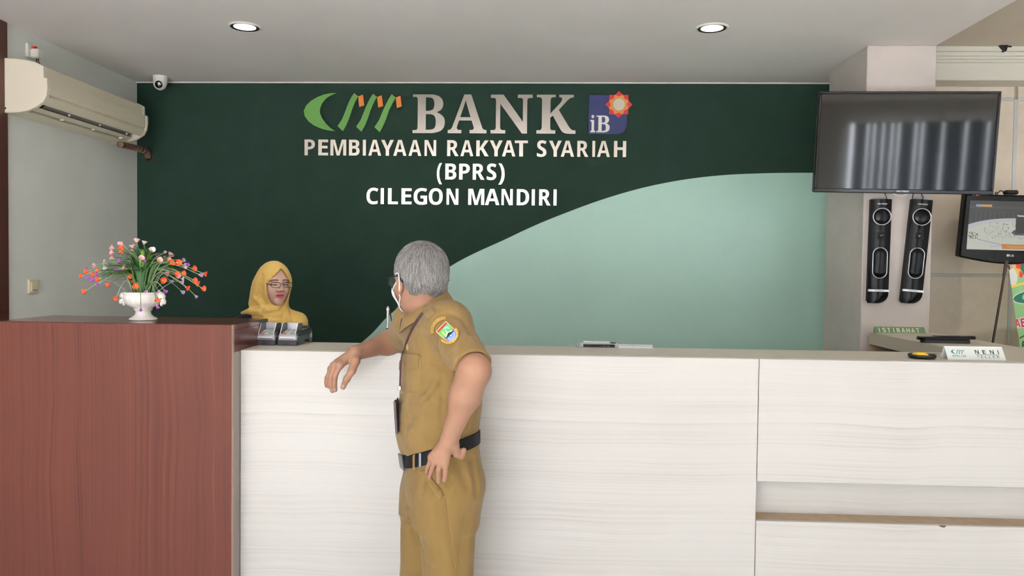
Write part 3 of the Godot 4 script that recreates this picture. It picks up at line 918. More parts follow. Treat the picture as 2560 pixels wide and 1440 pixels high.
# ---------------------------------------------------------------- screens and loudspeakers
func big_television() -> void:
	var p := at(2263, 357, 3.86)
	var o := thing("television", "large black flat television, switched off, hung on the column", "television", p)
	o.rotation = Vector3(deg_to_rad(4.0), deg_to_rad(-5.0), deg_to_rad(-0.95))
	var W := 0.845
	var H := 0.497
	part("housing", box_mesh(Vector3(-W / 2, -H / 2, -0.035), Vector3(W / 2, H / 2, 0.0), 0.006), M.black, o)
	var b := Mb.new()
	b.box(Vector3(-W / 2, H / 2 - 0.013, 0), Vector3(W / 2, H / 2, 0.010), 0.003)
	b.box(Vector3(-W / 2, -H / 2, 0), Vector3(W / 2, -H / 2 + 0.020, 0.010), 0.003)
	b.box(Vector3(-W / 2, -H / 2 + 0.0201, 0), Vector3(-W / 2 + 0.013, H / 2 - 0.0131, 0.010), 0.003)
	b.box(Vector3(W / 2 - 0.013, -H / 2 + 0.0201, 0), Vector3(W / 2, H / 2 - 0.0131, 0.010), 0.003)
	part("bezel", b.mesh(), M.black_gloss, o)
	part("screen", box_mesh(Vector3(-W / 2 + 0.013, -H / 2 + 0.020, 0), Vector3(W / 2 - 0.013, H / 2 - 0.013, 0.004)), M.screen_off, o)
	part("rear_cover", box_mesh(Vector3(-0.3, -0.2, -0.06), Vector3(0.3, 0.16, -0.0352), 0.01), M.black_matt, o)
	part("maker_name", fitted("POLYTRON", "sansbold", 0.0008, -0.028, 0.028, -H / 2 + 0.0055, -H / 2 + 0.0135, 0.0098), mt(sc(230, 230, 230), 0.4), o)
	part("standby_housing", box_mesh(Vector3(0.325, -H / 2 - 0.006, -0.01), Vector3(0.365, -H / 2 + 0.0005, 0.008), 0.001), M.black, o)
	var led := mt(sc(200, 40, 60), 0.4)
	led.emission_enabled = true
	led.emission = Color(1.0, 0.15, 0.25)
	led.emission_energy_multiplier = 1.4
	part("standby_light", ball(Vector3(0.348, -H / 2 - 0.004, 0.0085), Vector3(0.0035, 0.0025, 0.002), 6, 8), led, o)
	# wall bracket, from the set back to the column
	part("bracket", box_mesh(Vector3(-0.12, -0.1, -0.112), Vector3(0.1, 0.1, -0.0602), 0.002), M.black_matt, o)
	# leads that hang from the set to the speakers
	var wires := [[[2212, 484], [2216, 492], [2217, 499]], [[2283, 485], [2281, 496], [2287, 503]], [[2304, 486], [2308, 493], [2305, 500]]]
	for k in wires.size():
		var q := []
		for w in wires[k]: q.append(at(w[0], w[1], 3.93))
		var t := thing("speaker_lead", ["thin black lead to the upright speaker", "thin black lead to the tilted speaker", "second black lead looping to the tilted speaker"][k], "cable", q[0], 0.0, "leads under the television")
		var ql := []
		for w in q: ql.append(w - q[0])
		part("lead", tube(curve([ql[0] + Vector3(0, 0.02, -0.005)] + ql, 4), 0.0022, -1, 6), M.black, t)
	var q2 := []
	for w in [[2232, 484], [2245, 489], [2256, 490], [2268, 485]]: q2.append(at(w[0], w[1], 3.83))
	var t2 := thing("speaker_lead", "short white lead sagging under the television", "cable", q2[0], 0.0, "leads under the television")
	var ql2 := []
	for w in q2: ql2.append(w - q2[0])
	part("lead", tube(curve(ql2, 5), 0.002, -1, 6), M.white_plastic, t2)

func loudspeakers() -> void:
	var k := 0
	for q in [[2204.5, 498, -0.012], [2307, 499, -0.078]]:
		var p := at(q[0], q[1], 3.93)
		var o := thing("loudspeaker", ["slim black wall speaker hanging upright on the column", "slim black wall speaker hanging tilted on the column"][k], "loudspeaker", p, 0.0, "wall speakers under the television")
		o.rotation = Vector3(0, -0.16, q[2])
		var w := 0.098
		var h := 0.527
		# outline with one large rounded corner at the lower right
		var poly := PackedVector2Array([Vector2(-w / 2, 0), Vector2(-w / 2, -h + 0.012), Vector2(-w / 2 + 0.012, -h)])
		for i in 7:
			var a := -PI / 2 + PI / 2 * i / 6.0
			poly.append(Vector2(w / 2 - 0.05 + 0.05 * cos(a), -h + 0.05 + 0.05 * sin(a)))
		poly.append(Vector2(w / 2, 0))
		part("cabinet", slab(poly, 0.034, 0.0), M.black_matt, o, Vector3(0, 0, -0.038))
		# bowed glossy front
		var b := Mb.new()
		b.grid(25, 13, func(i, j):
			var t = i / 24.0
			var u = j / 12.0 - 0.5
			var y = -t * h
			var xr := w / 2
			if y < -h + 0.05:
				var dy = (-h + 0.05 - y)
				xr = w / 2 - 0.05 + sqrt(maxf(0.0, 0.05 * 0.05 - dy * dy))
			var x := lerpf(-w / 2, xr, u + 0.5)
			return [Vector3(x, y, -0.004 + 0.016 * (1.0 - 4.0 * u * u)), Vector2(u, t)], false, true)
		b.smooth()
		part("front", b.mesh(), M.black_shell, o)
		var chrome = M.aluminium
		var drv := part("driver_ring", ring_mesh(0.0415, 0.0415, 0.0028), chrome, o, Vector3(0.002, -0.088, 0.010))
		part("driver", ball(Vector3.ZERO, Vector3(0.0395, 0.0395, 0.012), 12, 24), M.black_shell, drv, Vector3(0, 0, -0.002))
		part("tweeter", box_mesh(Vector3(-0.018, -0.017, 0), Vector3(0.018, 0.017, 0.004), 0.004), M.black_matt, o, Vector3(0.0, -0.184, 0.0105))
		part("tweeter_dome", ball(Vector3(0, 0, 0), Vector3(0.012, 0.012, 0.006), 8, 14), M.black_gloss, o, Vector3(0.001, -0.184, 0.0145))
		var ov := part("port_ring", ring_mesh(0.0335, 0.077, 0.0026), chrome, o, Vector3(0.0, -0.322, 0.0105))
		part("port_dome", capsule_mesh(0.031, 0.074, 0.014), M.black_shell, ov, Vector3(0, 0, -0.002))
		part("band", box_mesh(Vector3(-w / 2 - 0.0005, -0.468, -0.004), Vector3(w / 2 + 0.0005, -0.456, 0.0125), 0.001), M.aluminium, o)
		part("maker_name", fitted("POLYTRON", "sansbold", 0.0008, -0.022, 0.022, -0.028, -0.021, 0.0114), mt(sc(225, 225, 225), 0.4), o)
		part("model_name", fitted("POLYTRON", "sansbold", 0.0008, -0.02, 0.02, -0.4645, -0.4595, 0.0123), mt(sc(70, 70, 72), 0.4), o)
		k += 1

func ring_mesh(rx: float, ry: float, t: float) -> ArrayMesh:
	# rounded ring; taller than wide gives a stadium
	var b := Mb.new()
	var n := 48
	var path := []
	var st := maxf(ry - rx, 0.0)
	for i in n:
		var a := TAU * i / n
		path.append(Vector3(cos(a) * rx, sin(a) * rx + (st if sin(a) >= 0 else -st), 0))
	b.grid(n, 8, func(i, j):
		var p: Vector3 = path[i % n]
		var c := Vector3(0, clampf(p.y, -st, st), 0)
		var out := (p - c).normalized()
		var a: float = TAU * j / 8.0
		return [p + out * cos(a) * t + Vector3(0, 0, sin(a) * t), Vector2.ZERO], true, false)
	var s := 0
	for j in 8:
		b.qi((n - 1) * 8 + j, (n - 1) * 8 + (j + 1) % 8, (j + 1) % 8, j)
	b.smooth()
	return b.mesh()

func capsule_mesh(rx: float, ry: float, dz: float) -> ArrayMesh:
	var b := Mb.new()
	add_ball(b, Vector3.ZERO, Vector3(rx, rx, dz), 18, 28)
	for i in b.v.size():
		b.v[i].y += (ry - rx) * (1.0 if b.v[i].y > 0.0005 else (-1.0 if b.v[i].y < -0.0005 else 0.0))
	b.smooth()
	return b.mesh()

func small_television() -> void:
	var d := 4.34
	var s := d / F
	var p := at(2531, 566, d)
	var o := thing("television", "small black television showing a crowd around a dark block", "television", p)
	o.rotation = Vector3(deg_to_rad(3), deg_to_rad(-3), -0.02)
	var W := 0.54
	var H := 0.345
	var poly := PackedVector2Array([Vector2(-W / 2 + 0.010, H / 2), Vector2(-W / 2, -H / 2)])
	for i in 9:
		var t := i / 8.0
		poly.append(Vector2(lerpf(-W / 2 + 0.01, W / 2 - 0.01, t), -H / 2 - 0.032 * sin(PI * t) - 0.006))
	poly.append(Vector2(W / 2, -H / 2))
	poly.append(Vector2(W / 2 - 0.010, H / 2))
	part("housing", slab(poly, 0.05, 0.008), M.black_shell, o, Vector3(0, 0, -0.045))
	var im := broadcast()
	var m := picture(im, 0.25)
	m.emission_enabled = true
	m.emission = Color.BLACK
	m.emission_texture = m.albedo_texture
	m.emission_operator = BaseMaterial3D.EMISSION_OP_ADD
	m.emission_energy_multiplier = 0.6
	m.albedo_color = Color(0.25, 0.25, 0.25)
	var q := Mb.new()
	var a := Vector3(-0.236, -0.133, 0.0065); var e := Vector3(0.236, 0.138, 0.0065)
	q.vert(a, Vector3.BACK, Vector2(0, 1)); q.vert(Vector3(e.x, a.y, a.z), Vector3.BACK, Vector2(1, 1))
	q.vert(e, Vector3.BACK, Vector2(1, 0)); q.vert(Vector3(a.x, e.y, a.z), Vector3.BACK, Vector2(0, 0))
	q.qi(0, 1, 2, 3)
	part("screen", q.mesh(), m, o)
	part("maker_badge", lathe([Vector2(0, 0.002), Vector2(0.007, 0.0015), Vector2(0.0075, 0)], 20), mt(sc(215, 215, 218), 0.4), o, Vector3(-0.014, -0.1615, 0.005), Vector3(PI / 2, 0, 0))
	part("maker_name", fitted("LG", "sansbold", 0.001, -0.004, 0.016, -0.167, -0.156, 0.0052), mt(sc(205, 205, 208), 0.4), o)
	part("bracket", box_mesh(Vector3(-0.08, -0.08, -0.385), Vector3(0.08, 0.08, -0.0455), 0.002), M.black_matt, o)
	var r := thing("receiver_box", "small black box lying on top of the small television", "box", at(2529, 488, d) + Vector3(0, 0.004, -0.01))
	part("case", box_mesh(Vector3(-0.036, 0, -0.02), Vector3(0.036, 0.024, 0.02), 0.008), M.black, r)
	part("lead", tube(curve([Vector3(-0.036, 0.012, 0), Vector3(-0.055, 0.022, 0), Vector3(-0.068, 0.008, 0), Vector3(-0.075, -0.002, -0.01)], 5), 0.003), M.black, r)
	part("lead_end", box_mesh(Vector3(-0.078, -0.006, -0.015), Vector3(-0.066, 0.016, 0.0), 0.003), mt(sc(96, 84, 76), 0.6), r)

func broadcast() -> Image:
	# the picture on the small screen: a pale court with a crowd, a dark block in the middle, captions
	var w := 424
	var h := 238
	var im := Image.create(w, h, false, Image.FORMAT_RGB8)
	im.fill(sc(44, 45, 48))
	var r := RandomNumberGenerator.new()
	r.seed = 5
	# faint arches in the dark galleries
	for k in 9:
		var x := 18 + k * 22
		fill_poly(im, PackedVector2Array([Vector2(x, 74), Vector2(x + 6, 58), Vector2(x + 12, 74), Vector2(x + 12, 112), Vector2(x, 112)]), sc(34, 35, 38))
		im.fill_rect(Rect2i(x + 14, 50, 3, 62), sc(62, 62, 62))
	im.fill_rect(Rect2i(0, 26, w, 12), sc(60, 60, 62))
	# pale court: a wide ellipse
	var court := PackedVector2Array()
	for k in 40:
		var a := PI + PI * k / 39.0
		court.append(Vector2(220 + 300 * cos(a), 190 + 108 * sin(a)))
	court.append(Vector2(w + 60, h)); court.append(Vector2(-60, h))
	fill_poly(im, court, sc(198, 200, 206))
	var inner := PackedVector2Array()
	for k in 40:
		var a := PI + PI * k / 39.0
		inner.append(Vector2(220 + 285 * cos(a), 200 + 100 * sin(a)))
	inner.append(Vector2(w + 60, h)); inner.append(Vector2(-60, h))
	fill_poly(im, inner, sc(208, 210, 196))
	for k in 420:
		var a := r.randf() * TAU
		var rad := r.randf_range(0.75, 2.6)
		var x := int(236 + 62 * rad * cos(a))
		var y := int(140 + 28 * rad * sin(a))
		if y < 104 or x < 2 or x > w - 3 or y > 180: continue
		im.fill_rect(Rect2i(x, y, 2, r.randi_range(2, 5)), sc(70, 68, 82).lerp(sc(150, 148, 160), r.randf()))
	for k in 60:
		im.fill_rect(Rect2i(r.randi_range(4, 46), r.randi_range(150, 182), 3, 4), sc(60, 58, 66))
	# the dark block
	fill_poly(im, PackedVector2Array([Vector2(206, 152), Vector2(220, 138), Vector2(296, 138), Vector2(304, 152), Vector2(270, 164), Vector2(224, 164)]), sc(72, 70, 76))
	fill_poly(im, PackedVector2Array([Vector2(222, 74), Vector2(284, 74), Vector2(284, 152), Vector2(226, 156)]), sc(22, 22, 28))
	fill_poly(im, PackedVector2Array([Vector2(226, 66), Vector2(274, 68), Vector2(284, 75), Vector2(232, 74)]), sc(206, 204, 204))
	# railing
	for k in 16:
		fill_poly(im, PackedVector2Array([Vector2(48 + k * 8, 186 + k * 1.7), Vector2(58 + k * 8, 188 + k * 1.7), Vector2(58 + k * 8, 191 + k * 1.7), Vector2(48 + k * 8, 189 + k * 1.7)]), sc(150, 150, 150))
	# captions
	im.fill_rect(Rect2i(30, 18, 22, 12), sc(150, 160, 196))
	im.fill_rect(Rect2i(52, 18, 54, 12), sc(206, 158, 96))
	im.fill_rect(Rect2i(110, 216, 60, 8), sc(190, 188, 214))
	fill_poly(im, PackedVector2Array([Vector2(164, 208), Vector2(318, 210), Vector2(318, 232), Vector2(170, 232)]), sc(206, 132, 44))
	for k in 14: im.fill_rect(Rect2i(190 + k * 8, 218 + (k % 3), 6, 3), sc(232, 196, 150))
	return im

func banner() -> void:
	var d := 4.32
	var p := at(2521, 664, d)
	var o := thing("roll_banner", "tall printed promotional banner in green and yellow at the right edge", "banner", p)
	o.rotation = Vector3(0, 0, 0.165)
	var w := 0.60
	var h := 1.5
	var W := 384
	var H := 960
	var im := Image.create(W, H, false, Image.FORMAT_RGB8)
	var S := 384.0 / 0.6                     # pixels a metre
	var px := S * d / F                      # banner pixels for one photograph pixel
	im.fill(sc(150, 204, 142))
	im.fill_rect(Rect2i(0, 0, W, int(30 * px)), sc(226, 184, 96))
	var q := func(x: float, y: float) -> Vector2: return Vector2(x - 2521.0 - (y - 664.0) * 0.137, y - 664.0) * px
	fill_poly(im, PackedVector2Array([q.call(2538, 660), q.call(2551, 660), q.call(2551, 677), q.call(2540, 673)]), sc(214, 52, 56))
	fill_poly(im, PackedVector2Array([q.call(2551, 660), q.call(2590, 660), q.call(2590, 700), q.call(2557, 690), q.call(2550, 678)]), sc(28, 120, 84))
	fill_poly(im, PackedVector2Array([q.call(2548, 680), q.call(2557, 690), q.call(2552, 698), q.call(2546, 694)]), sc(214, 52, 56))
	for k in 8:
		var x := 90 + k * 42
		fill_poly(im, PackedVector2Array([Vector2(x, 0), Vector2(x + 30, 0), Vector2(x + 18, 34)]), [sc(214, 52, 56), sc(28, 120, 84), sc(240, 206, 92)][k % 3])
	var ov := PackedVector2Array()
	for k in 24: ov.append((q.call(2530, 692) as Vector2) + Vector2(cos(TAU * k / 24) * 12, sin(TAU * k / 24) * 22) * px)
	fill_poly(im, ov, sc(238, 234, 228))
	var wedge := PackedVector2Array([Vector2(0, 49 * px), Vector2(W, 15 * px), Vector2(W, 21 * px), Vector2(0, 55 * px)])
	fill_poly(im, PackedVector2Array([Vector2(0, 55 * px), Vector2(W, 21 * px), Vector2(W, 120 * px), Vector2(0, 120 * px)]), sc(150, 204, 142))
	fill_poly(im, wedge, sc(236, 208, 84))
	for e in [[1.18, sc(228, 240, 228)], [1.0, sc(24, 118, 96)]]:
		var cr := PackedVector2Array()
		for s in logo_shapes():
			if s[0] == 0:
				for v in s[1]: cr.append((q.call(2553, 747) as Vector2) + Vector2((v.x - 470) / 640.0 * 40, (v.y - 480) / 760.0 * 30) * px * e[0])
		fill_poly(im, cr, e[1])
	# heading, its first letter cut by the edge
	for e in [[2.6, sc(240, 240, 236)], [0.0, sc(206, 34, 74)]]:
		var c: Vector2 = q.call(2541, 806)
		var x := -24.0
		for ch in "TABUNGAN":
			for ox in ([-e[0], 0.0, e[0]] if e[0] > 0.0 else [0.0]):
				for oy in ([-e[0], e[0]] if e[0] > 0.0 else [0.0]):
					print_text(im, ch, "sansbold", c.x + x + ox, c.y - 10 * px + oy, c.x + x + 15 * px * 0.72 + ox, c.y + 11 * px + oy, e[1])
			x += 13.2 * px
	var arc := PackedVector2Array([q.call(2547, 842), q.call(2560, 836), q.call(2600, 833), q.call(2600, 836), q.call(2562, 839), q.call(2548, 845)])
	fill_poly(im, arc, sc(60, 86, 40))
	var low: Vector2 = q.call(2551, 850)
	im.fill_rect(Rect2i(0, int(low.y + 19 * px), W, H), sc(206, 222, 198))
	fill_poly(im, PackedVector2Array([low + Vector2(0, 15) * px, low + Vector2(3, 2) * px, low + Vector2(12, 1) * px, low + Vector2(12, 15) * px, low + Vector2(8, 15) * px, low + Vector2(8, 5) * px, low + Vector2(5, 5) * px, low + Vector2(5, 15) * px]), sc(30, 70, 44))
	var b := Mb.new()
	b.grid(13, 9, func(i, j):
		var u = j / 8.0
		var t = i / 12.0
		return [Vector3(u * w, -t * h, 0.006 * sin(u * 9.0) * sin(t * 7.0)), Vector2(u, t)], false, true)
	b.smooth()
	part("sheet", b.mesh(), picture(im, 0.45), o)
	for x in [0.012, w - 0.012]:
		part("eyelet", lathe([Vector2(0.003, 0.001), Vector2(0.006, 0.0015), Vector2(0.0075, 0)], 12), M.aluminium, o, Vector3(x, -0.012, 0.002), Vector3(PI / 2, 0, 0))
	# the crossed stand arm that shows beside it
	var a := at(2516, 655, 4.24) - p
	var e2 := at(2482, 857, 4.24) - p
	var inv := o.transform.basis.inverse()
	var dir := (e2 - a).normalized()
	part("stand_arm", tube([inv * a, inv * (a + dir * 1.5)], 0.0062, -1, 8), mt(sc(46, 32, 28), 0.5), o)
	part("arm_joint", tube([inv * (a + dir * -0.004), inv * (a + dir * 0.075)], 0.0095, 0.008, 8), mt(sc(60, 46, 42), 0.5), o)
	part("hook", tube([inv * (a + dir * 0.03), inv * (at(2522, 665, 4.26) - p), inv * (at(2524, 673, 4.29) - p)], 0.0035, -1, 6), mt(sc(52, 44, 40), 0.5), o)

# ---------------------------------------------------------------- small things on the counters
func prism(w: float, h: float, d0: float, lean: float, m: Material) -> ArrayMesh:
	var b := Mb.new()
	add_slab(b, PackedVector2Array([Vector2(0, 0), Vector2(0.003, 0), Vector2(lean + 0.003, h), Vector2(lean, h)]), -w / 2, w / 2)
	add_slab(b, PackedVector2Array([Vector2(lean, h), Vector2(lean + 0.003, h), Vector2(d0, 0), Vector2(d0 - 0.003, 0)]), -w / 2, w / 2)
	for i in b.v.size():
		b.v[i] = Vector3(b.v[i].z, b.v[i].y, -b.v[i].x)
		b.n[i] = Vector3(b.n[i].z, b.n[i].y, -b.n[i].x)
	return b.mesh()

func sign_face(w: float, h: float, lean: float, im: Image) -> Array:
	var L := sqrt(h * h + lean * lean)
	var b := Mb.new()
	var nrm := Vector3(0, lean, h).normalized()
	var f := nrm * 0.0004
	b.vert(Vector3(-w / 2, 0, 0) + f, nrm, Vector2(0, 1)); b.vert(Vector3(w / 2, 0, 0) + f, nrm, Vector2(1, 1))
	b.vert(Vector3(w / 2, h, -lean) + f, nrm, Vector2(1, 0)); b.vert(Vector3(-w / 2, h, -lean) + f, nrm, Vector2(0, 0))
	b.qi(0, 1, 2, 3)
	return [b.mesh(), picture(im, 0.35)]

func desk_things() -> void:
	# name plate
	var p := at(2443, 895, 2.752)
	var o := thing("name_plate", "white desk name plate reading NENI TELLER on the counter", "name plate", Vector3(p.x, COUNTER_TOP, -2.752), 0.03)
	var w := 0.204
	var h := 0.045
	part("plate", prism(w, h, 0.05, 0.028, null), mt(sc(222, 226, 222), 0.35), o)
	var im := Image.create(640, 166, false, Image.FORMAT_RGB8)
	im.fill(sc(218, 224, 219))
	im.fill_rect(Rect2i(0, 0, 640, 20), sc(228, 230, 228))
	var gm := sc(62, 120, 98)
	for s in logo_shapes():
		var poly := PackedVector2Array()
		for v in s[1]: poly.append(Vector2(56 + (v.x - 150) / 1960.0 * 150, 42 + (v.y - 97) / 780.0 * 56))
		fill_poly(im, poly, gm if s[0] == 0 else sc(92, 120, 112))
	print_text(im, "BPRS CM", "sansbold", 62, 108, 206, 132, sc(104, 130, 118))
	for k in 3: print_text(im, "NEN"[k], "sansbold", [322, 406, 488][k], 44, [366, 442, 532][k], 92, sc(34, 46, 44))
	im.fill_rect(Rect2i(576, 44, 9, 48), sc(34, 46, 44))
	im.fill_rect(Rect2i(322, 100, 262, 5), sc(60, 72, 70))
	for k in 6: print_text(im, "TELLER"[k], "sans", 330 + k * 44, 112, 356 + k * 44, 142, sc(44, 56, 54))
	var sf := sign_face(w, h, 0.028, im)
	part("print", sf[0], sf[1], o)
	# break sign
	p = at(2252, 824, 3.845)
	o = thing("break_sign", "low green desk sign reading ISTIRAHAT on the side counter", "sign", Vector3(at(2253, 826, 3.845).x, COUNTER_TOP, -3.845))
	w = 0.243
	part("plate", prism(w, 0.036, 0.04, 0.024, null), mt(sc(190, 192, 172), 0.4), o)
	im = Image.create(560, 96, false, Image.FORMAT_RGB8)
	im.fill(sc(104, 124, 94))
	im.fill_rect(Rect2i(0, 0, 560, 6), sc(190, 192, 172))
	im.fill_rect(Rect2i(0, 90, 560, 6), sc(190, 192, 172))
	for k in 9:
		if "ISTIRAHAT"[k] == "I": im.fill_rect(Rect2i(26 + k * 54 + 14, 22, 11, 56), sc(206, 210, 188))
		else: print_text(im, "ISTIRAHAT"[k], "sansbold", 26 + k * 54, 22, 26 + k * 54 + 40, 78, sc(206, 210, 188))
	sf = sign_face(w, 0.036, 0.024, im)
	part("print", sf[0], sf[1], o)
	# black handset on the side counter
	var hs := thing("black_device", "long low black plastic device lying on the side counter", "device", Vector3(at(2365, 851, 3.40).x, COUNTER_TOP, -3.40), -0.05)
	var b := Mb.new()
	add_slab(b, rounded(0.205, 0.05, 0.024, 6), 0.0, 0.016, 0.004)
	turned(b, 0, Transform3D(Basis(Vector3.RIGHT, -PI / 2), Vector3(-0.004, 0, 0)))
	part("base", b.mesh(), M.black, hs)
	b = Mb.new()
	add_slab(b, rounded(0.245, 0.058, 0.028, 6), 0.0, 0.014, 0.005)
	turned(b, 0, Transform3D(Basis(Vector3.RIGHT, -PI / 2) * Basis(Vector3.UP, -0.03), Vector3(0.002, 0.0155, -0.004)))
	part("cover", b.mesh(), M.black_gloss, hs)
	part("rib", box_mesh(Vector3(-0.06, 0.029, 0.004), Vector3(0.055, 0.0325, 0.012), 0.001), mt(sc(84, 82, 82), 0.4), hs)
	# sponge dish
	var dz := 2.775
	var ds := thing("sponge_dish", "round black dish with a yellow sponge beside the name plate", "dish", Vector3(at(2305, 886, dz).x, COUNTER_TOP, -dz))
	part("bowl", lathe([Vector2(0, 0.0), Vector2(0.038, 0.0), Vector2(0.045, 0.006), Vector2(0.0465, 0.013), Vector2(0.044, 0.0155), Vector2(0.040, 0.013), Vector2(0.036, 0.006), Vector2(0, 0.005)], 36), M.black, ds)
	b = Mb.new()
	add_ball(b, Vector3(-0.006, 0.011, 0.0), Vector3(0.028, 0.011, 0.026), 12, 20)
	for i in b.v.size(): b.v[i].y += 0.0016 * sin(b.v[i].x * 260.0) * cos(b.v[i].z * 210.0)
	b.smooth()
	part("sponge", b.mesh(), mt(sc(236, 200, 40), 0.6), ds)
	var ky := thing("small_key", "small grey key lying over the rim of the black dish", "key", ds.position + Vector3(0.03, 0.0157, 0.0), 0.2)
	part("blade", box_mesh(Vector3(0.0, 0, -0.004), Vector3(0.034, 0.002, 0.004), 0.0005), mt(sc(120, 112, 104), 0.4, 0.6), ky)
	part("bow", box_mesh(Vector3(-0.012, 0, -0.008), Vector3(0.0, 0.0025, 0.008), 0.001), mt(sc(90, 84, 80), 0.4, 0.4), ky)
	# note detector at the counter's back edge
	dz = 2.955
	var c := at(1497, 869, dz)
	var nd := thing("banknote_detector", "low silver device with black display at the counter's back edge", "device", Vector3(c.x, COUNTER_TOP, -dz), -0.02)
	part("case", box_mesh(Vector3(-0.076, 0, -0.03), Vector3(0.076, 0.016, 0.0), 0.003), mt(sc(190, 192, 194), 0.4), nd)
	part("display", box_mesh(Vector3(-0.060, 0.002, -0.001), Vector3(0.062, 0.0135, 0.0006), 0.0004), M.black_gloss, nd)
	part("lid", box_mesh(Vector3(-0.061, 0.016, -0.028), Vector3(0.043, 0.0235, -0.004), 0.003), mt(sc(206, 208, 208), 0.4), nd)
	part("lever", box_mesh(Vector3(0.045, 0.016, -0.022), Vector3(0.066, 0.0195, -0.010), 0.001), M.black, nd)
	part("side_grip", box_mesh(Vector3(-0.088, 0.0, -0.026), Vector3(-0.0765, 0.0195, -0.006), 0.002), mt(sc(150, 160, 158), 0.5), nd)
	for k in 4: part("digit_mark", box_mesh(Vector3(0.012 + k * 0.011, 0.0045, 0.0004), Vector3(0.019 + k * 0.011, 0.0068, 0.0009)), mt(sc(70, 78, 78), 0.5), nd)
	c = at(1589, 871, dz)
	var cal := thing("desk_calendar", "white spiral-bound desk calendar lying beside the silver device", "calendar", Vector3(c.x, COUNTER_TOP, -dz))
	part("pages", box_mesh(Vector3(-0.066, 0, -0.025), Vector3(0.066, 0.0125, -0.001), 0.001), mt(sc(224, 224, 224), 0.7), cal)
	for k in 24: part("binding_ring", box_mesh(Vector3(-0.063 + k * 0.0054, 0.0085, -0.0012), Vector3(-0.0606 + k * 0.0054, 0.0108, 0.0001)), mt(sc(90, 96, 98), 0.5), cal)
	# pen in its stand, behind the man's arm
	dz = 2.91
	c = at(969, 860, dz)
	var ps := thing("pen_stand", "small black pen stand behind the man's arm", "stand", Vector3(c.x, COUNTER_TOP, -dz))
	part("base", lathe([Vector2(0, 0), Vector2(0.032, 0), Vector2(0.031, 0.006), Vector2(0.014, 0.012), Vector2(0.0085, 0.03), Vector2(0.0065, 0.03), Vector2(0.0065, 0.012), Vector2(0, 0.012)], 24), M.black, ps)
	part("cord", tube(curve([Vector3(0.006, 0.03, 0), Vector3(0.02, 0.05, 0), Vector3(0.014, 0.1, 0), Vector3(0.006, 0.132, -0.004), Vector3(0.002, 0.145, -0.004)], 6), 0.0028, -1, 6), M.black, ps)
	var pn := thing("ballpoint_pen", "silver ballpoint pen standing upright behind the man's arm", "pen", Vector3(c.x, COUNTER_TOP + 0.0125, -dz))
	part("tip", lathe([Vector2(0, 0), Vector2(0.0055, 0.012), Vector2(0.0055, 0.055), Vector2(0, 0.055)], 14), M.black, pn)
	part("barrel", lathe([Vector2(0.0, 0.055), Vector2(0.0052, 0.055), Vector2(0.0052, 0.122), Vector2(0.0062, 0.123), Vector2(0.0062, 0.133), Vector2(0.0035, 0.1335), Vector2(0.0035, 0.139), Vector2(0, 0.139)], 14), mt(sc(206, 208, 208), 0.2, 0.8), pn)
	part("clip", box_mesh(Vector3(-0.0015, 0.085, 0.005), Vector3(0.0015, 0.124, 0.008), 0.0005), M.aluminium, pn)

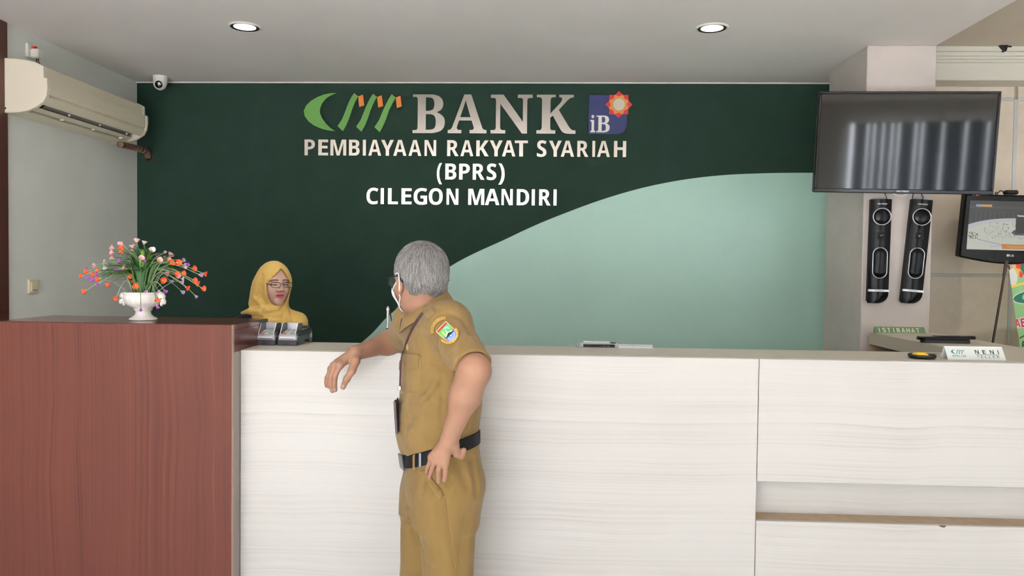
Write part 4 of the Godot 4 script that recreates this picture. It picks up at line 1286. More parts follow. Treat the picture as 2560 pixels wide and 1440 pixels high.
func card_terminals() -> void:
	var k := 0
	for q in [[663.5, 865], [718, 866]]:
		var dz := 2.845
		var p := at(q[0], q[1], dz)
		var o := thing("card_terminal", ["grey card payment terminal beside the brown block", "grey card payment terminal, right one of the pair"][k], "card terminal", Vector3(p.x, COUNTER_TOP, -dz), -0.06, "card terminals on the counter")
		var w := 0.076
		var dark := mt(sc(58, 57, 64), 0.45)
		var silver := mt(sc(190, 188, 196), 0.3, 0.45)
		var grey := mt(sc(84, 92, 92), 0.5)
		# side profile (back is +x), arched under the rear
		var b := Mb.new()
		add_slab(b, PackedVector2Array([Vector2(0, 0), Vector2(0.055, 0), Vector2(0.085, 0.016), Vector2(0.118, 0.018), Vector2(0.140, 0.002), Vector2(0.158, 0.004), Vector2(0.162, 0.03), Vector2(0.150, 0.056), Vector2(0.118, 0.062), Vector2(0.06, 0.045), Vector2(0.004, 0.028)]), -w / 2, w / 2)
		for i in b.v.size():
			b.v[i] = Vector3(b.v[i].z, b.v[i].y, -b.v[i].x)
			b.n[i] = Vector3(b.n[i].z, b.n[i].y, -b.n[i].x)
		part("body", b.mesh(), grey, o)
		part("front_base", box_mesh(Vector3(-w / 2 - 0.001, 0, -0.03), Vector3(w / 2 + 0.001, 0.0185, 0.002), 0.003), dark, o)
		part("base_notch", box_mesh(Vector3(-0.011, 0.0005, 0.0015), Vector3(0.011, 0.0125, 0.0026), 0.0005), mt(sc(44, 43, 50), 0.5), o)
		part("chin", box_mesh(Vector3(-w / 2 + 0.001, 0.0185, -0.028), Vector3(w / 2 - 0.001, 0.039, 0.001), 0.004), silver, o)
		part("card_slot", box_mesh(Vector3(-0.028, 0.0245, 0.0005), Vector3(0.028, 0.0262, 0.0014)), M.black_matt, o)
		part("chin_label", box_mesh(Vector3(-0.028, 0.0275, 0.0008), Vector3(0.028, 0.0345, 0.0013)), mt(sc(228, 226, 230), 0.4), o)
		# keypad on a slope, with a privacy hood of three walls
		var deck := part("keypad_deck", box_mesh(Vector3(-w / 2 + 0.003, -0.004, -0.075), Vector3(w / 2 - 0.003, 0.0, 0.0), 0.001), silver, o, Vector3(0, 0.0415, -0.004), Vector3(0.22, 0, 0))
		for r in 4:
			for cc in 3:
				part("key", box_mesh(Vector3(-0.0265 + cc * 0.0185, 0, -0.013 - r * 0.0145), Vector3(-0.0105 + cc * 0.0185, 0.003, -0.003 - r * 0.0145), 0.001), mt([sc(196, 96, 90), sc(204, 196, 150), sc(120, 168, 128)][cc], 0.5) if r == 0 else mt(sc(196, 198, 198), 0.5), deck)
		part("hood_back", box_mesh(Vector3(-w / 2 + 0.008, 0.045, -0.074), Vector3(w / 2 - 0.008, 0.082, -0.071), 0.001), silver, o)
		for s in [-1, 1]:
			var hb := Mb.new()
			add_slab(hb, PackedVector2Array([Vector2(0.004, 0.04), Vector2(0.072, 0.05), Vector2(0.075, 0.078), Vector2(0.066, 0.083), Vector2(0.03, 0.0825)]), -0.0012, 0.0012)
			for i in hb.v.size():
				hb.v[i] = Vector3(hb.v[i].z, hb.v[i].y, -hb.v[i].x)
				hb.n[i] = Vector3(hb.n[i].z, hb.n[i].y, -hb.n[i].x)
			part("hood_side", hb.mesh(), grey, o, Vector3(s * (w / 2 - 0.008), 0, 0))
			part("hood_edge", tube([Vector3(s * (w / 2 - 0.008), 0.041, -0.003), Vector3(s * (w / 2 - 0.008), 0.083, -0.03)], 0.0016, -1, 6), M.white_plastic, o)
		part("paper_cover", box_mesh(Vector3(-w / 2 + 0.004, 0.055, -0.152), Vector3(w / 2 - 0.004, 0.066, -0.108), 0.004), dark, o)
		part("swipe_rail", box_mesh(Vector3(w / 2 - 0.002, 0.036, -0.14), Vector3(w / 2 + 0.004, 0.056, -0.02), 0.002), M.black, o)
		part("side_sticker", box_mesh(Vector3(w / 2 - 0.0005, 0.02, -0.152), Vector3(w / 2 + 0.0012, 0.042, -0.135)), mt(sc(170, 184, 180), 0.5), o)
		k += 1

# ---------------------------------------------------------------- flowers
func flowers() -> void:
	var top := wy(810, 2.608, 400.0)
	var dz := 2.785
	var c := at(358, 800, dz)
	var s := dz / F
	var v := thing("flower_vase", "white ceramic footed flower vase on the brown counter block", "vase", Vector3(c.x, top, -dz))
	var white := mt(sc(238, 234, 226), 0.16)
	# fluted bowl
	var prof := [[0.0, 0.0], [33, 0.0], [34, 2.5], [32, 5], [25, 9], [20, 14], [18, 20], [20, 24], [23, 27], [22, 30], [27, 33], [37, 38], [43, 45], [46, 53], [46.5, 58], [45, 63], [46, 66], [48.5, 69], [48, 71.5], [45, 71], [43, 66], [42, 55], [0, 50]]
	var b := Mb.new()
	b.grid(prof.size(), 72, func(i, j):
		var a: float = TAU * j / 72
		var r: float = prof[i][0] * s
		if i >= 11 and i <= 14: r *= 1.0 + 0.035 * absf(sin(a * 10.0)) - 0.02
		return [Vector3(r * sin(a), prof[i][1] * s, r * cos(a)), Vector2(j / 72.0, i / 20.0)], true)
	b.smooth()
	part("bowl", b.mesh(), white, v)
	for sx in [-1, 1]:
		# scrolled handles like small animal heads
		var h := Mb.new()
		add_ball(h, Vector3(sx * 50 * s, 61 * s, 0.004), Vector3(0.014, 0.015, 0.013), 12, 16)
		add_ball(h, Vector3(sx * 54 * s, 50 * s, 0.004), Vector3(0.009, 0.016, 0.010), 12, 16, Basis(Vector3.BACK, sx * 0.45))
		add_ball(h, Vector3(sx * 46 * s, 67 * s, 0.006), Vector3(0.010, 0.009, 0.012), 10, 14)
		add_ball(h, Vector3(sx * 49 * s, 42 * s, 0.002), Vector3(0.006, 0.010, 0.008), 10, 14)
		part("handle", h.mesh(), white, v)
		part("handle_hole", ball(Vector3(sx * 52 * s, 55 * s, 0.0155), Vector3(0.0025, 0.0025, 0.002), 6, 8), mt(sc(90, 84, 76), 0.6), v)
	# bouquet
	var fl := thing("flower_bouquet", "spray of artificial pink, orange and violet flowers in white vase", "flowers", Vector3(c.x, top + 66 * s, -dz))
	var kinds := {"p": sc(238, 176, 178), "w": sc(240, 222, 216), "o": sc(236, 92, 48), "v": sc(170, 84, 190), "l": sc(190, 160, 200)}
	var cup := blossom(0.62)
	var bell := blossom(0.35)
	var mats := {}
	for k in kinds:
		var m := mt(kinds[k], 0.7)
		m.backlight_enabled = true
		m.backlight = kinds[k] * 0.35
		mats[k] = m
	var spots := {
		"p": [[688, 288], [688, 348], [688, 412], [480, 495], [800, 250], [920, 280], [935, 325], [970, 215], [1025, 415], [1060, 410], [958, 475], [835, 535], [1240, 440], [1365, 385], [1345, 440], [1310, 590], [1450, 620], [765, 585], [775, 250]],
		"w": [[1058, 235], [1150, 322], [605, 465], [605, 528], [1300, 410], [1510, 655], [1530, 500]],
		"o": [[800, 298], [795, 342], [380, 565], [315, 625], [465, 600], [515, 560], [520, 655], [640, 722], [360, 800], [725, 875], [920, 635], [945, 685], [985, 665], [960, 740], [1045, 630], [1105, 395], [1275, 675], [1280, 548], [1375, 470], [1455, 465], [1640, 535], [1775, 595], [1520, 585], [1435, 590], [1650, 670], [1680, 705], [1755, 770], [1565, 760], [1215, 895]],
		"v": [[380, 522], [405, 640], [440, 670], [465, 655], [515, 600], [510, 722], [670, 475], [775, 452], [860, 480], [740, 552], [675, 598], [860, 380], [1060, 455], [1205, 395], [1165, 475], [1140, 590], [1565, 495], [1305, 800], [1215, 980], [1020, 1020]],
		"l": [[1300, 345], [1515, 435], [1185, 430], [1725, 608], [1380, 680], [1500, 695], [1230, 800], [1080, 803], [1510, 810], [1675, 862]]}
	var green := mt(sc(92, 124, 78), 0.6)
	var pale := mt(sc(140, 158, 124), 0.6)
	var core := mt(sc(236, 190, 110), 0.8)
	for k in spots:
		for q in spots[k]:
			var px: float = 140 + q[0] / 4.8
			var py: float = 560 + q[1] / 4.8
			var dx: float = (px - 358.0) * s
			# depth: the spray is round, the outermost flowers lie near its middle plane
			var rr := clampf(absf(dx) / 0.21, 0.0, 1.0)
			var zf := rng.randf_range(-0.13, 0.15) * sqrt(1.0 - rr * rr * 0.9)
			if py > 715.0: zf = rng.randf_range(0.06, 0.11) if absf(dx) < 0.08 else rng.randf_range(0.0, 0.07)
			var g := at(px, py, dz - zf) - fl.position
			var root := Vector3(clampf(dx * 0.16, -0.03, 0.03), -0.012, clampf(zf * 0.2, -0.025, 0.025))
			var out := Vector3(g.x, 0, g.z)
			var mid := root.lerp(g, 0.45) + Vector3(0, 0.035 + 0.12 * rr * 0.4, 0) - out * 0.10
			var low_out := g.y < 0.02
			if low_out: mid = Vector3(g.x * 0.62, 0.05, g.z * 0.75)
			var stem := curve([root, mid, g], 5)
			var dir: Vector3 = (g - mid).normalized()
			part("stem", tube(stem, 0.0015, 0.0012, 5), pale if rng.randf() < 0.4 else green, fl)
			var size := rng.randf_range(0.86, 1.12) * (1.0 if k in ["p", "o", "w"] else 0.85)
			var face := (dir + Vector3(rng.randf_range(-0.25, 0.25), rng.randf_range(-0.1, 0.4), rng.randf_range(0.0, 0.55))).normalized()
			var f := part("blossom", cup if k in ["p", "o", "w"] else bell, mats[k], fl, g - face * 0.003)
			f.basis = Basis(Quaternion(Vector3.UP, face)) * Basis(Vector3.UP, rng.randf() * TAU) * Basis.from_scale(Vector3.ONE * size)
			if k in ["p", "o"]: part("flower_heart", ball(Vector3(0, 0.004, 0), Vector3(0.003, 0.0025, 0.003), 5, 7), core, f)
			part("calyx", lathe([Vector2(0.0012, -0.004), Vector2(0.0034, -0.001), Vector2(0.004, 0.0015), Vector2(0.0, 0.0015)], 7), pale, f)
	# blades of leaf
	var dark := mt(sc(58, 98, 58), 0.55)
	var lite := mt(sc(112, 150, 62), 0.55)
	dark.backlight_enabled = true
	dark.backlight = sc(40, 70, 36)
	lite.backlight_enabled = true
	lite.backlight = sc(70, 100, 36)
	for i in 210:
		var a := rng.randf() * TAU
		var reach := rng.randf_range(0.02, 0.165)
		var rise := sqrt(maxf(0.0, 0.18 * 0.18 - reach * reach)) * rng.randf_range(0.45, 1.0) + 0.012
		var end := Vector3(cos(a) * reach * 1.1, rise, sin(a) * reach * 0.8)
		var root := Vector3(cos(a) * 0.022, -0.014, sin(a) * 0.022)
		var mid := Vector3(cos(a) * reach * 0.38, rise * 0.72 + 0.02, sin(a) * reach * 0.3)
		part("leaf", blade(curve([root, mid, end], 4), rng.randf_range(0.0045, 0.0075)), dark if rng.randf() < 0.72 else lite, fl)

func blossom(open: float) -> ArrayMesh:
	# cup of six petals, 9 mm deep, opening upward
	var b := Mb.new()
	for k in 6:
		var a := TAU * k / 6.0
		var s := b.v.size()
		b.grid(4, 4, func(i, j):
			var t = i / 3.0
			var u = (j / 3.0 - 0.5) * (1.1 if i < 3 else 0.75)
			var r := 0.0022 + (0.0105 * open + 0.002) * pow(t, 0.8) * (1.0 + 0.12 * (k % 2))
			var y = 0.0125 * t * (1.25 - 0.45 * open * t) + 0.0006 * (k % 2)
			var aa = a + u * (0.95 + 0.25 * open)
			return [Vector3(sin(aa) * r, y, cos(aa) * r), Vector2(u, t)], false)
		b.smooth(s)
	return b.mesh()

func blade(path: Array, w: float) -> ArrayMesh:
	var b := Mb.new()
	var n := path.size()
	var side: Vector3 = (path[n - 1] - path[0]).cross(Vector3.UP).normalized()
	b.grid(n, 3, func(i, j):
		var t := float(i) / (n - 1)
		var ww := w * (0.5 + 0.5 * sin(PI * minf(t * 1.25, 1.0) * 0.75 + 0.3)) * (1.0 - pow(t, 4.0))
		var p: Vector3 = path[i]
		return [p + side * (j - 1) * ww + Vector3(0, (0.0016 if j != 1 else 0.0), 0), Vector2(j / 2.0, t)], false)
	b.smooth()
	return b.mesh()


# ---------------------------------------------------------------- distance fields and their surfaces
func smin(a: float, b: float, k: float) -> float:
	var h := maxf(k - absf(a - b), 0.0) / k
	return minf(a, b) - h * h * k * 0.25

func cap(p: Vector3, a: Vector3, b: Vector3, ra: float, rb: float) -> float:
	var ba := b - a
	var t := clampf((p - a).dot(ba) / ba.length_squared(), 0.0, 1.0)
	return (p - a - ba * t).length() - lerpf(ra, rb, t)

func ell(q: Vector3, r: Vector3) -> float:
	var k0 := (q / r).length()
	var k1 := (q / (r * r)).length()
	return k0 * (k0 - 1.0) / maxf(k1, 1e-6)

func bones(p: Vector3, list: Array, k: float) -> float:
	var d := 1e3
	for b in list:
		var e := cap(p, b[0], b[1], b[2], b[3])
		if e < d + k: d = smin(d, e, k)
	return d

func net(b: Mb, f: Callable, lo: Vector3, hi: Vector3, cell: float, tint = null) -> void:
	# surface nets over the cells near the surface
	var s := b.v.size()
	var si := b.idx.size()
	const B := 5
	var bx := ceili((hi.x - lo.x) / cell / B); var by := ceili((hi.y - lo.y) / cell / B); var bz := ceili((hi.z - lo.z) / cell / B)
	var nx := bx * B + 1; var ny := by * B + 1; var nz := bz * B + 1
	var vals := PackedFloat32Array()
	vals.resize(nx * ny * nz)
	vals.fill(1e9)
	var ids := PackedInt32Array()
	ids.resize(nx * ny * nz)
	ids.fill(-1)
	var reach := B * cell * 0.87 * 1.35 + 0.004
	var blocks := []
	for z in bz:
		for y in by:
			for x in bx:
				var c := lo + Vector3(x + 0.5, y + 0.5, z + 0.5) * (B * cell)
				if absf(f.call(c)) < reach: blocks.append(Vector3i(x, y, z) * B)
	for o in blocks:
		for z in range(o.z, o.z + B + 1):
			for y in range(o.y, o.y + B + 1):
				var row := (z * ny + y) * nx
				for x in range(o.x, o.x + B + 1):
					if vals[row + x] > 1e8: vals[row + x] = f.call(lo + Vector3(x, y, z) * cell)
	var sx := 1; var sy := nx; var sz := nx * ny
	var off := [0, sx, sy, sx + sy, sz, sx + sz, sy + sz, sx + sy + sz]
	var pos := [Vector3(0, 0, 0), Vector3(1, 0, 0), Vector3(0, 1, 0), Vector3(1, 1, 0), Vector3(0, 0, 1), Vector3(1, 0, 1), Vector3(0, 1, 1), Vector3(1, 1, 1)]
	var edges := [[0, 1], [2, 3], [4, 5], [6, 7], [0, 2], [1, 3], [4, 6], [5, 7], [0, 4], [1, 5], [2, 6], [3, 7]]
	var cells := []
	for o in blocks:
		for z in range(o.z, o.z + B):
			for y in range(o.y, o.y + B):
				for x in range(o.x, o.x + B):
					var at0: int = (z * ny + y) * nx + x
					var m := 0
					for k in 8:
						if vals[at0 + off[k]] < 0.0: m += 1
					if m == 0 or m == 8: continue
					var sum := Vector3.ZERO
					var cnt := 0
					for e in edges:
						var va := vals[at0 + off[e[0]]]; var vb := vals[at0 + off[e[1]]]
						if (va < 0.0) != (vb < 0.0):
							sum += (pos[e[0]] as Vector3).lerp(pos[e[1]], va / (va - vb))
							cnt += 1
					var p: Vector3 = lo + (Vector3(x, y, z) + sum / cnt) * cell
					ids[at0] = b.vert(p, Vector3.ZERO, Vector2.ZERO, tint.call(p) if tint != null else Color.WHITE)
					cells.append(Vector3i(x, y, z))
	if tint != null: b.colored = true
	for c in cells:
		var at0: int = (c.z * ny + c.y) * nx + c.x
		var here := vals[at0] < 0.0
		for ax in 3:
			var st: int = [sx, sy, sz][ax]
			if here == (vals[at0 + st] < 0.0): continue
			var s1: int = [sy, sz, sx][ax]; var s2: int = [sz, sx, sy][ax]
			if at0 - s1 - s2 < 0: continue
			var a := ids[at0]; var bb := ids[at0 - s1]; var cc := ids[at0 - s1 - s2]; var dd := ids[at0 - s2]
			if a < 0 or bb < 0 or cc < 0 or dd < 0: continue
			if here: b.qi(a, bb, cc, dd)
			else: b.qi(a, dd, cc, bb)
	for t in range(si, b.idx.size(), 3):
		var i0 := b.idx[t]; var i1 := b.idx[t + 1]; var i2 := b.idx[t + 2]
		var nn := (b.v[i2] - b.v[i0]).cross(b.v[i1] - b.v[i0])
		b.n[i0] += nn; b.n[i1] += nn; b.n[i2] += nn
	for i in range(s, b.v.size()): b.n[i] = b.n[i].normalized() if b.n[i].length_squared() > 0.0 else Vector3.UP

func hit(f: Callable, px: float, py: float, d0: float) -> Vector3:
	# where the line of sight through a pixel first meets a surface
	var a := at(px, py, d0)
	var dir := (a - EYE).normalized()
	var t := 0.0
	for i in 60:
		var e: float = f.call(a + dir * t)
		if e < 0.0006: break
		t += e * 0.8
		if t > 1.2: break
	return a + dir * t

func grad(f: Callable, p: Vector3) -> Vector3:
	var e := 0.004
	return Vector3(f.call(p + Vector3(e, 0, 0)) - f.call(p - Vector3(e, 0, 0)), f.call(p + Vector3(0, e, 0)) - f.call(p - Vector3(0, e, 0)), f.call(p + Vector3(0, 0, e)) - f.call(p - Vector3(0, 0, e))).normalized()

func patch(f: Callable, corners: Array, nu: int, nv: int, d0: float, lift: float, lift_right := -1.0) -> ArrayMesh:
	# a piece of cloth sewn on: follows the surface, with turned-down edges; corners run top left, top right, bottom right, bottom left
	var b := Mb.new()
	var top := []
	for i in nv:
		for j in nu:
			var u := float(j) / (nu - 1); var v := float(i) / (nv - 1)
			var q: Vector2 = (corners[0] as Vector2).lerp(corners[1], u).lerp((corners[3] as Vector2).lerp(corners[2], u), v)
			var h := hit(f, q.x, q.y, d0)
			top.append([h, grad(f, h), Vector2(u, v)])
	b.grid(nv + 2, nu + 2, func(i, j):
		var ii := clampi(i - 1, 0, nv - 1); var jj := clampi(j - 1, 0, nu - 1)
		var t: Array = top[ii * nu + jj]
		var edge: bool = i == 0 or j == 0 or i == nv + 1 or j == nu + 1
		return [t[0] + t[1] * (-0.002 if edge else (lift if lift_right < 0.0 else lerpf(lift, lift_right, pow(jj / (nu - 1.0), 1.6)))), t[2]], false, true)
	b.smooth()
	return b.mesh()

func surface_tube(f: Callable, pts: Array, d0: float, r: float, lift := 0.0) -> ArrayMesh:
	var q := []
	for p in pts:
		var h := hit(f, p[0], p[1], d0)
		q.append(h + grad(f, h) * lift)
	return tube(curve(q, 3), r, -1, 6)

# ---------------------------------------------------------------- the man at the counter
var mf := Vector3.ZERO            # his front
var ml := Vector3.ZERO            # his left, toward the camera
var m_top := 0.0
var m_rows: PackedFloat32Array    # per centimetre of height: centre x, z, half depth, half width
var m_base := 0.0
var m_sleeve := []
var m_shoulder := []
var m_cuffs := []
var m_creases := []
var m_noise := FastNoiseLite.new()
var m_skin := []
var m_hc := Vector3.ZERO          # head centre and axes
var m_hf := Vector3.ZERO
var m_hl := Vector3.ZERO
var m_legs := []
var m_tcreases := []
var m_belt_y := 0.0
var m_belt_c := Vector3.ZERO

func stack(rows: Array, d: float) -> void:
	# rows: pixel row, left and right outline, width over depth; turned into half axes per centimetre of height
	var ys := []; var cx := []; var dd := []; var ww := []
	var ca := absf(mf.x); var sa := absf(mf.z)
	for r in rows:
		var l := at(r[1], r[0], d); var e := at(r[2], r[0], d)
		var half := (e.x - l.x) * 0.5
		var D: float = half / sqrt(ca * ca + r[3] * r[3] * sa * sa)
		ys.append((l.y + e.y) * 0.5); cx.append((l.x + e.x) * 0.5); dd.append(D); ww.append(D * r[3])
	m_base = ys[ys.size() - 1]
	m_top = ys[0]
	var n := int((m_top - m_base) * 100.0) + 2
	m_rows = PackedFloat32Array()
	for i in n:
		var y := m_base + i * 0.01
		var k := 0
		while k < ys.size() - 2 and ys[k + 1] > y: k += 1
		var t := clampf((ys[k] - y) / (ys[k] - ys[k + 1]), 0.0, 1.0)
		var g := func(arr: Array) -> float:
			return cubic_interpolate(arr[k], arr[k + 1], arr[maxi(k - 1, 0)], arr[mini(k + 2, arr.size() - 1)], t)
		m_rows.append(g.call(cx)); m_rows.append(-d); m_rows.append(g.call(dd)); m_rows.append(g.call(ww))

func trunk(p: Vector3) -> float:
	var h := clampf((p.y - m_base) * 100.0, 0.0, m_rows.size() / 4 - 1.001)
	var i := int(h)
	var t := h - i
	i *= 4
	var cx := lerpf(m_rows[i], m_rows[i + 4], t)
	var D := lerpf(m_rows[i + 2], m_rows[i + 6], t)
	var W := lerpf(m_rows[i + 3], m_rows[i + 7], t)
	var q := Vector3(p.x - cx, 0, p.z - m_rows[i + 1])
	var a := absf(q.dot(mf)) / D
	var b := absf(q.dot(ml)) / W
	var r := pow(pow(a, 2.3) + pow(b, 2.3), 1.0 / 2.3)
	var len := q.length()
	return len - len / maxf(r, 1e-4) if r > 0.05 else -minf(D, W)

func creased(p: Vector3, d: float, list: Array) -> float:
	if absf(d) > 0.03: return d
	for c in list:
		var e := cap(p, c[0], c[1], 0.0, 0.0)
		if e < c[2] * 2.5: d += c[3] * exp(-e * e / (c[2] * c[2]))
	return d

func belt_h(p: Vector3) -> float:
	return m_belt_y + 0.27 * (m_belt_c - p).dot(mf) + 0.22 * (p - m_belt_c).dot(ml)

func shirt_d(p: Vector3) -> float:
	var d := trunk(p)
	d = maxf(d, p.y - m_top)
	d = smin(d, bones(p, m_shoulder, 0.05), 0.05)
	var s := bones(p, m_sleeve, 0.03)
	# hollow sleeves, cut off at the cuff
	for c in m_cuffs:
		var along: float = (p - c[0]).dot(c[1])
		if along > -0.06:
			var rad: float = ((p - c[0]) - c[1] * along).length()
			if rad < c[2] * 1.9:
				s = maxf(s, along)
				s = maxf(s, -maxf(rad - c[2] + 0.0105, -along - 0.016))
	d = smin(d, s, 0.035)
	# below the belt line the shirt is tucked in
	d = maxf(d, belt_h(p) - 0.005 - p.y)
	if absf(d) < 0.03:
		d += 0.0035 * m_noise.get_noise_3d(p.x * 9.0, p.y * 9.0, p.z * 9.0) + 0.0016 * m_noise.get_noise_3d(p.x * 34.0, p.y * 22.0, p.z * 34.0)
	return creased(p, d, m_creases)

func trousers_d(p: Vector3) -> float:
	var d := trunk(p)
	d = maxf(d, m_base + 0.01 - p.y)
	d = smin(d, bones(p, m_legs, 0.02), 0.06)
	d = maxf(d, p.y - belt_h(p) - 0.02)
	if absf(d) < 0.03:
		d += 0.003 * m_noise.get_noise_3d(p.x * 8.0, p.y * 5.0, p.z * 8.0) + 0.0012 * m_noise.get_noise_3d(p.x * 30.0, p.y * 9.0, p.z * 30.0)
	return creased(p, d, m_tcreases)

func head_local(p: Vector3) -> Vector3:
	var q := p - m_hc
	return Vector3(q.dot(m_hf), q.dot(m_hl), q.y)

func man_head_d(p: Vector3) -> float:
	var q := head_local(p)
	var d := ell(q - Vector3(-0.006, 0, 0.004), Vector3(0.091, 0.073, 0.095))
	d = smin(d, ell(q - Vector3(0.026, 0, -0.062), Vector3(0.064, 0.060, 0.066)), 0.03)
	d = smin(d, ell(q - Vector3(0.072, 0, -0.105), Vector3(0.02, 0.026, 0.02)), 0.03)
	d = smin(d, cap(q, Vector3(0.088, 0, -0.008), Vector3(0.104, 0, -0.045), 0.008, 0.013), 0.012)
	var m := Vector3(q.x, absf(q.y), q.z)
	d = smin(d, ell(m - Vector3(0.05, 0.045, -0.045), Vector3(0.03, 0.022, 0.028)), 0.02)
	# ears with a hollow
	var e := ell(m - Vector3(-0.012, 0.079, -0.026), Vector3(0.018, 0.010, 0.033))
	e = maxf(e, -ell(m - Vector3(-0.008, 0.090, -0.022), Vector3(0.010, 0.009, 0.021)))
	d = smin(d, e, 0.008)
	return d

func man_body_d(p: Vector3) -> float:
	var d := bones(p, m_skin, 0.035)
	if p.y > m_hc.y - 0.2: d = smin(d, man_head_d(p), 0.03)
	return d

func hair_region(q: Vector3) -> float:
	# below this height there is no hair: nape behind, above the ear at the side, brow in front
	var nape := -0.052 + 0.010 * sin(q.y * 60.0)
	var t := smoothstep(-0.055, -0.015, q.x)
	var t2 := smoothstep(0.02, 0.06, q.x)
	return lerpf(lerpf(nape, -0.004, t), 0.045, t2)

func hair_shape(q: Vector3) -> float:
	var d := ell(q - Vector3(-0.008, 0, 0.006), Vector3(0.098, 0.080, 0.103))
	return smin(d, ell(q - Vector3(-0.012, 0, 0.035), Vector3(0.088, 0.072, 0.064)), 0.02)

func hair_d(p: Vector3) -> float:
	var q := head_local(p)
	var d := hair_shape(q)
	d += 0.004 * m_noise.get_noise_3d(q.x * 40.0, q.y * 40.0, q.z * 14.0)
	return maxf(d, (hair_region(q) - q.z) * 0.8)

func worn(called: String, label: String, who: Node3D) -> Node3D:
	var o := Node3D.new()
	o.name = called
	o.set_meta("label", label)
	who.add_child(o)
	return o

func finger_chain(list: Array, js: Array, r0: float, r1: float) -> void:
	for i in js.size() - 1:
		list.append([js[i], js[i + 1], lerpf(r0, r1, float(i) / (js.size() - 1)), lerpf(r0, r1, float(i + 1) / (js.size() - 1))])

func P(q: Array) -> Vector3:
	return at(q[0], q[1], q[2])

func hand_bones(wrist: Array, fingers: Array, thumb: Array, thin := 1.0) -> Array:
	var o := []
	var w := P(wrist)
	for i in 4:
		var f: Array = fingers[i]
		o.append([w, P(f[0]), 0.0180, 0.0122])
		var js := []
		for q in f: js.append(P(q))
		finger_chain(o, js, [0.0098, 0.0100, 0.0094, 0.0084][i] * thin, [0.0080, 0.0080, 0.0076, 0.0068][i] * thin)
	# web of the palm
	o.append([P(fingers[0][0]), P(fingers[3][0]), 0.0115, 0.010])
	o.append([w.lerp(P(fingers[1][0]), 0.5), w.lerp(P(fingers[2][0]), 0.75), 0.018, 0.015])
	var tj := []
	for q in thumb: tj.append(P(q))
	o.append([w, tj[0], 0.018, 0.015])
	o.append([tj[0], tj[1], 0.0165, 0.0125])
	finger_chain(o, tj.slice(1), 0.0118, 0.0088)
	return o

func hand_d(p: Vector3, list: Array, arm: Array) -> float:
	# fingers stay apart from each other: only the palm blends widely
	var palm := 1e3
	var d := 1e3
	for i in list.size():
		var b: Array = list[i]
		var e := cap(p, b[0], b[1], b[2], b[3])
		if b[2] >= 0.0105: palm = smin(palm, e, 0.007)
		else: d = smin(d, e, 0.0012)
	return smin(smin(d, palm, 0.009), cap(p, arm[0], arm[1], arm[2], arm[3]), 0.014)

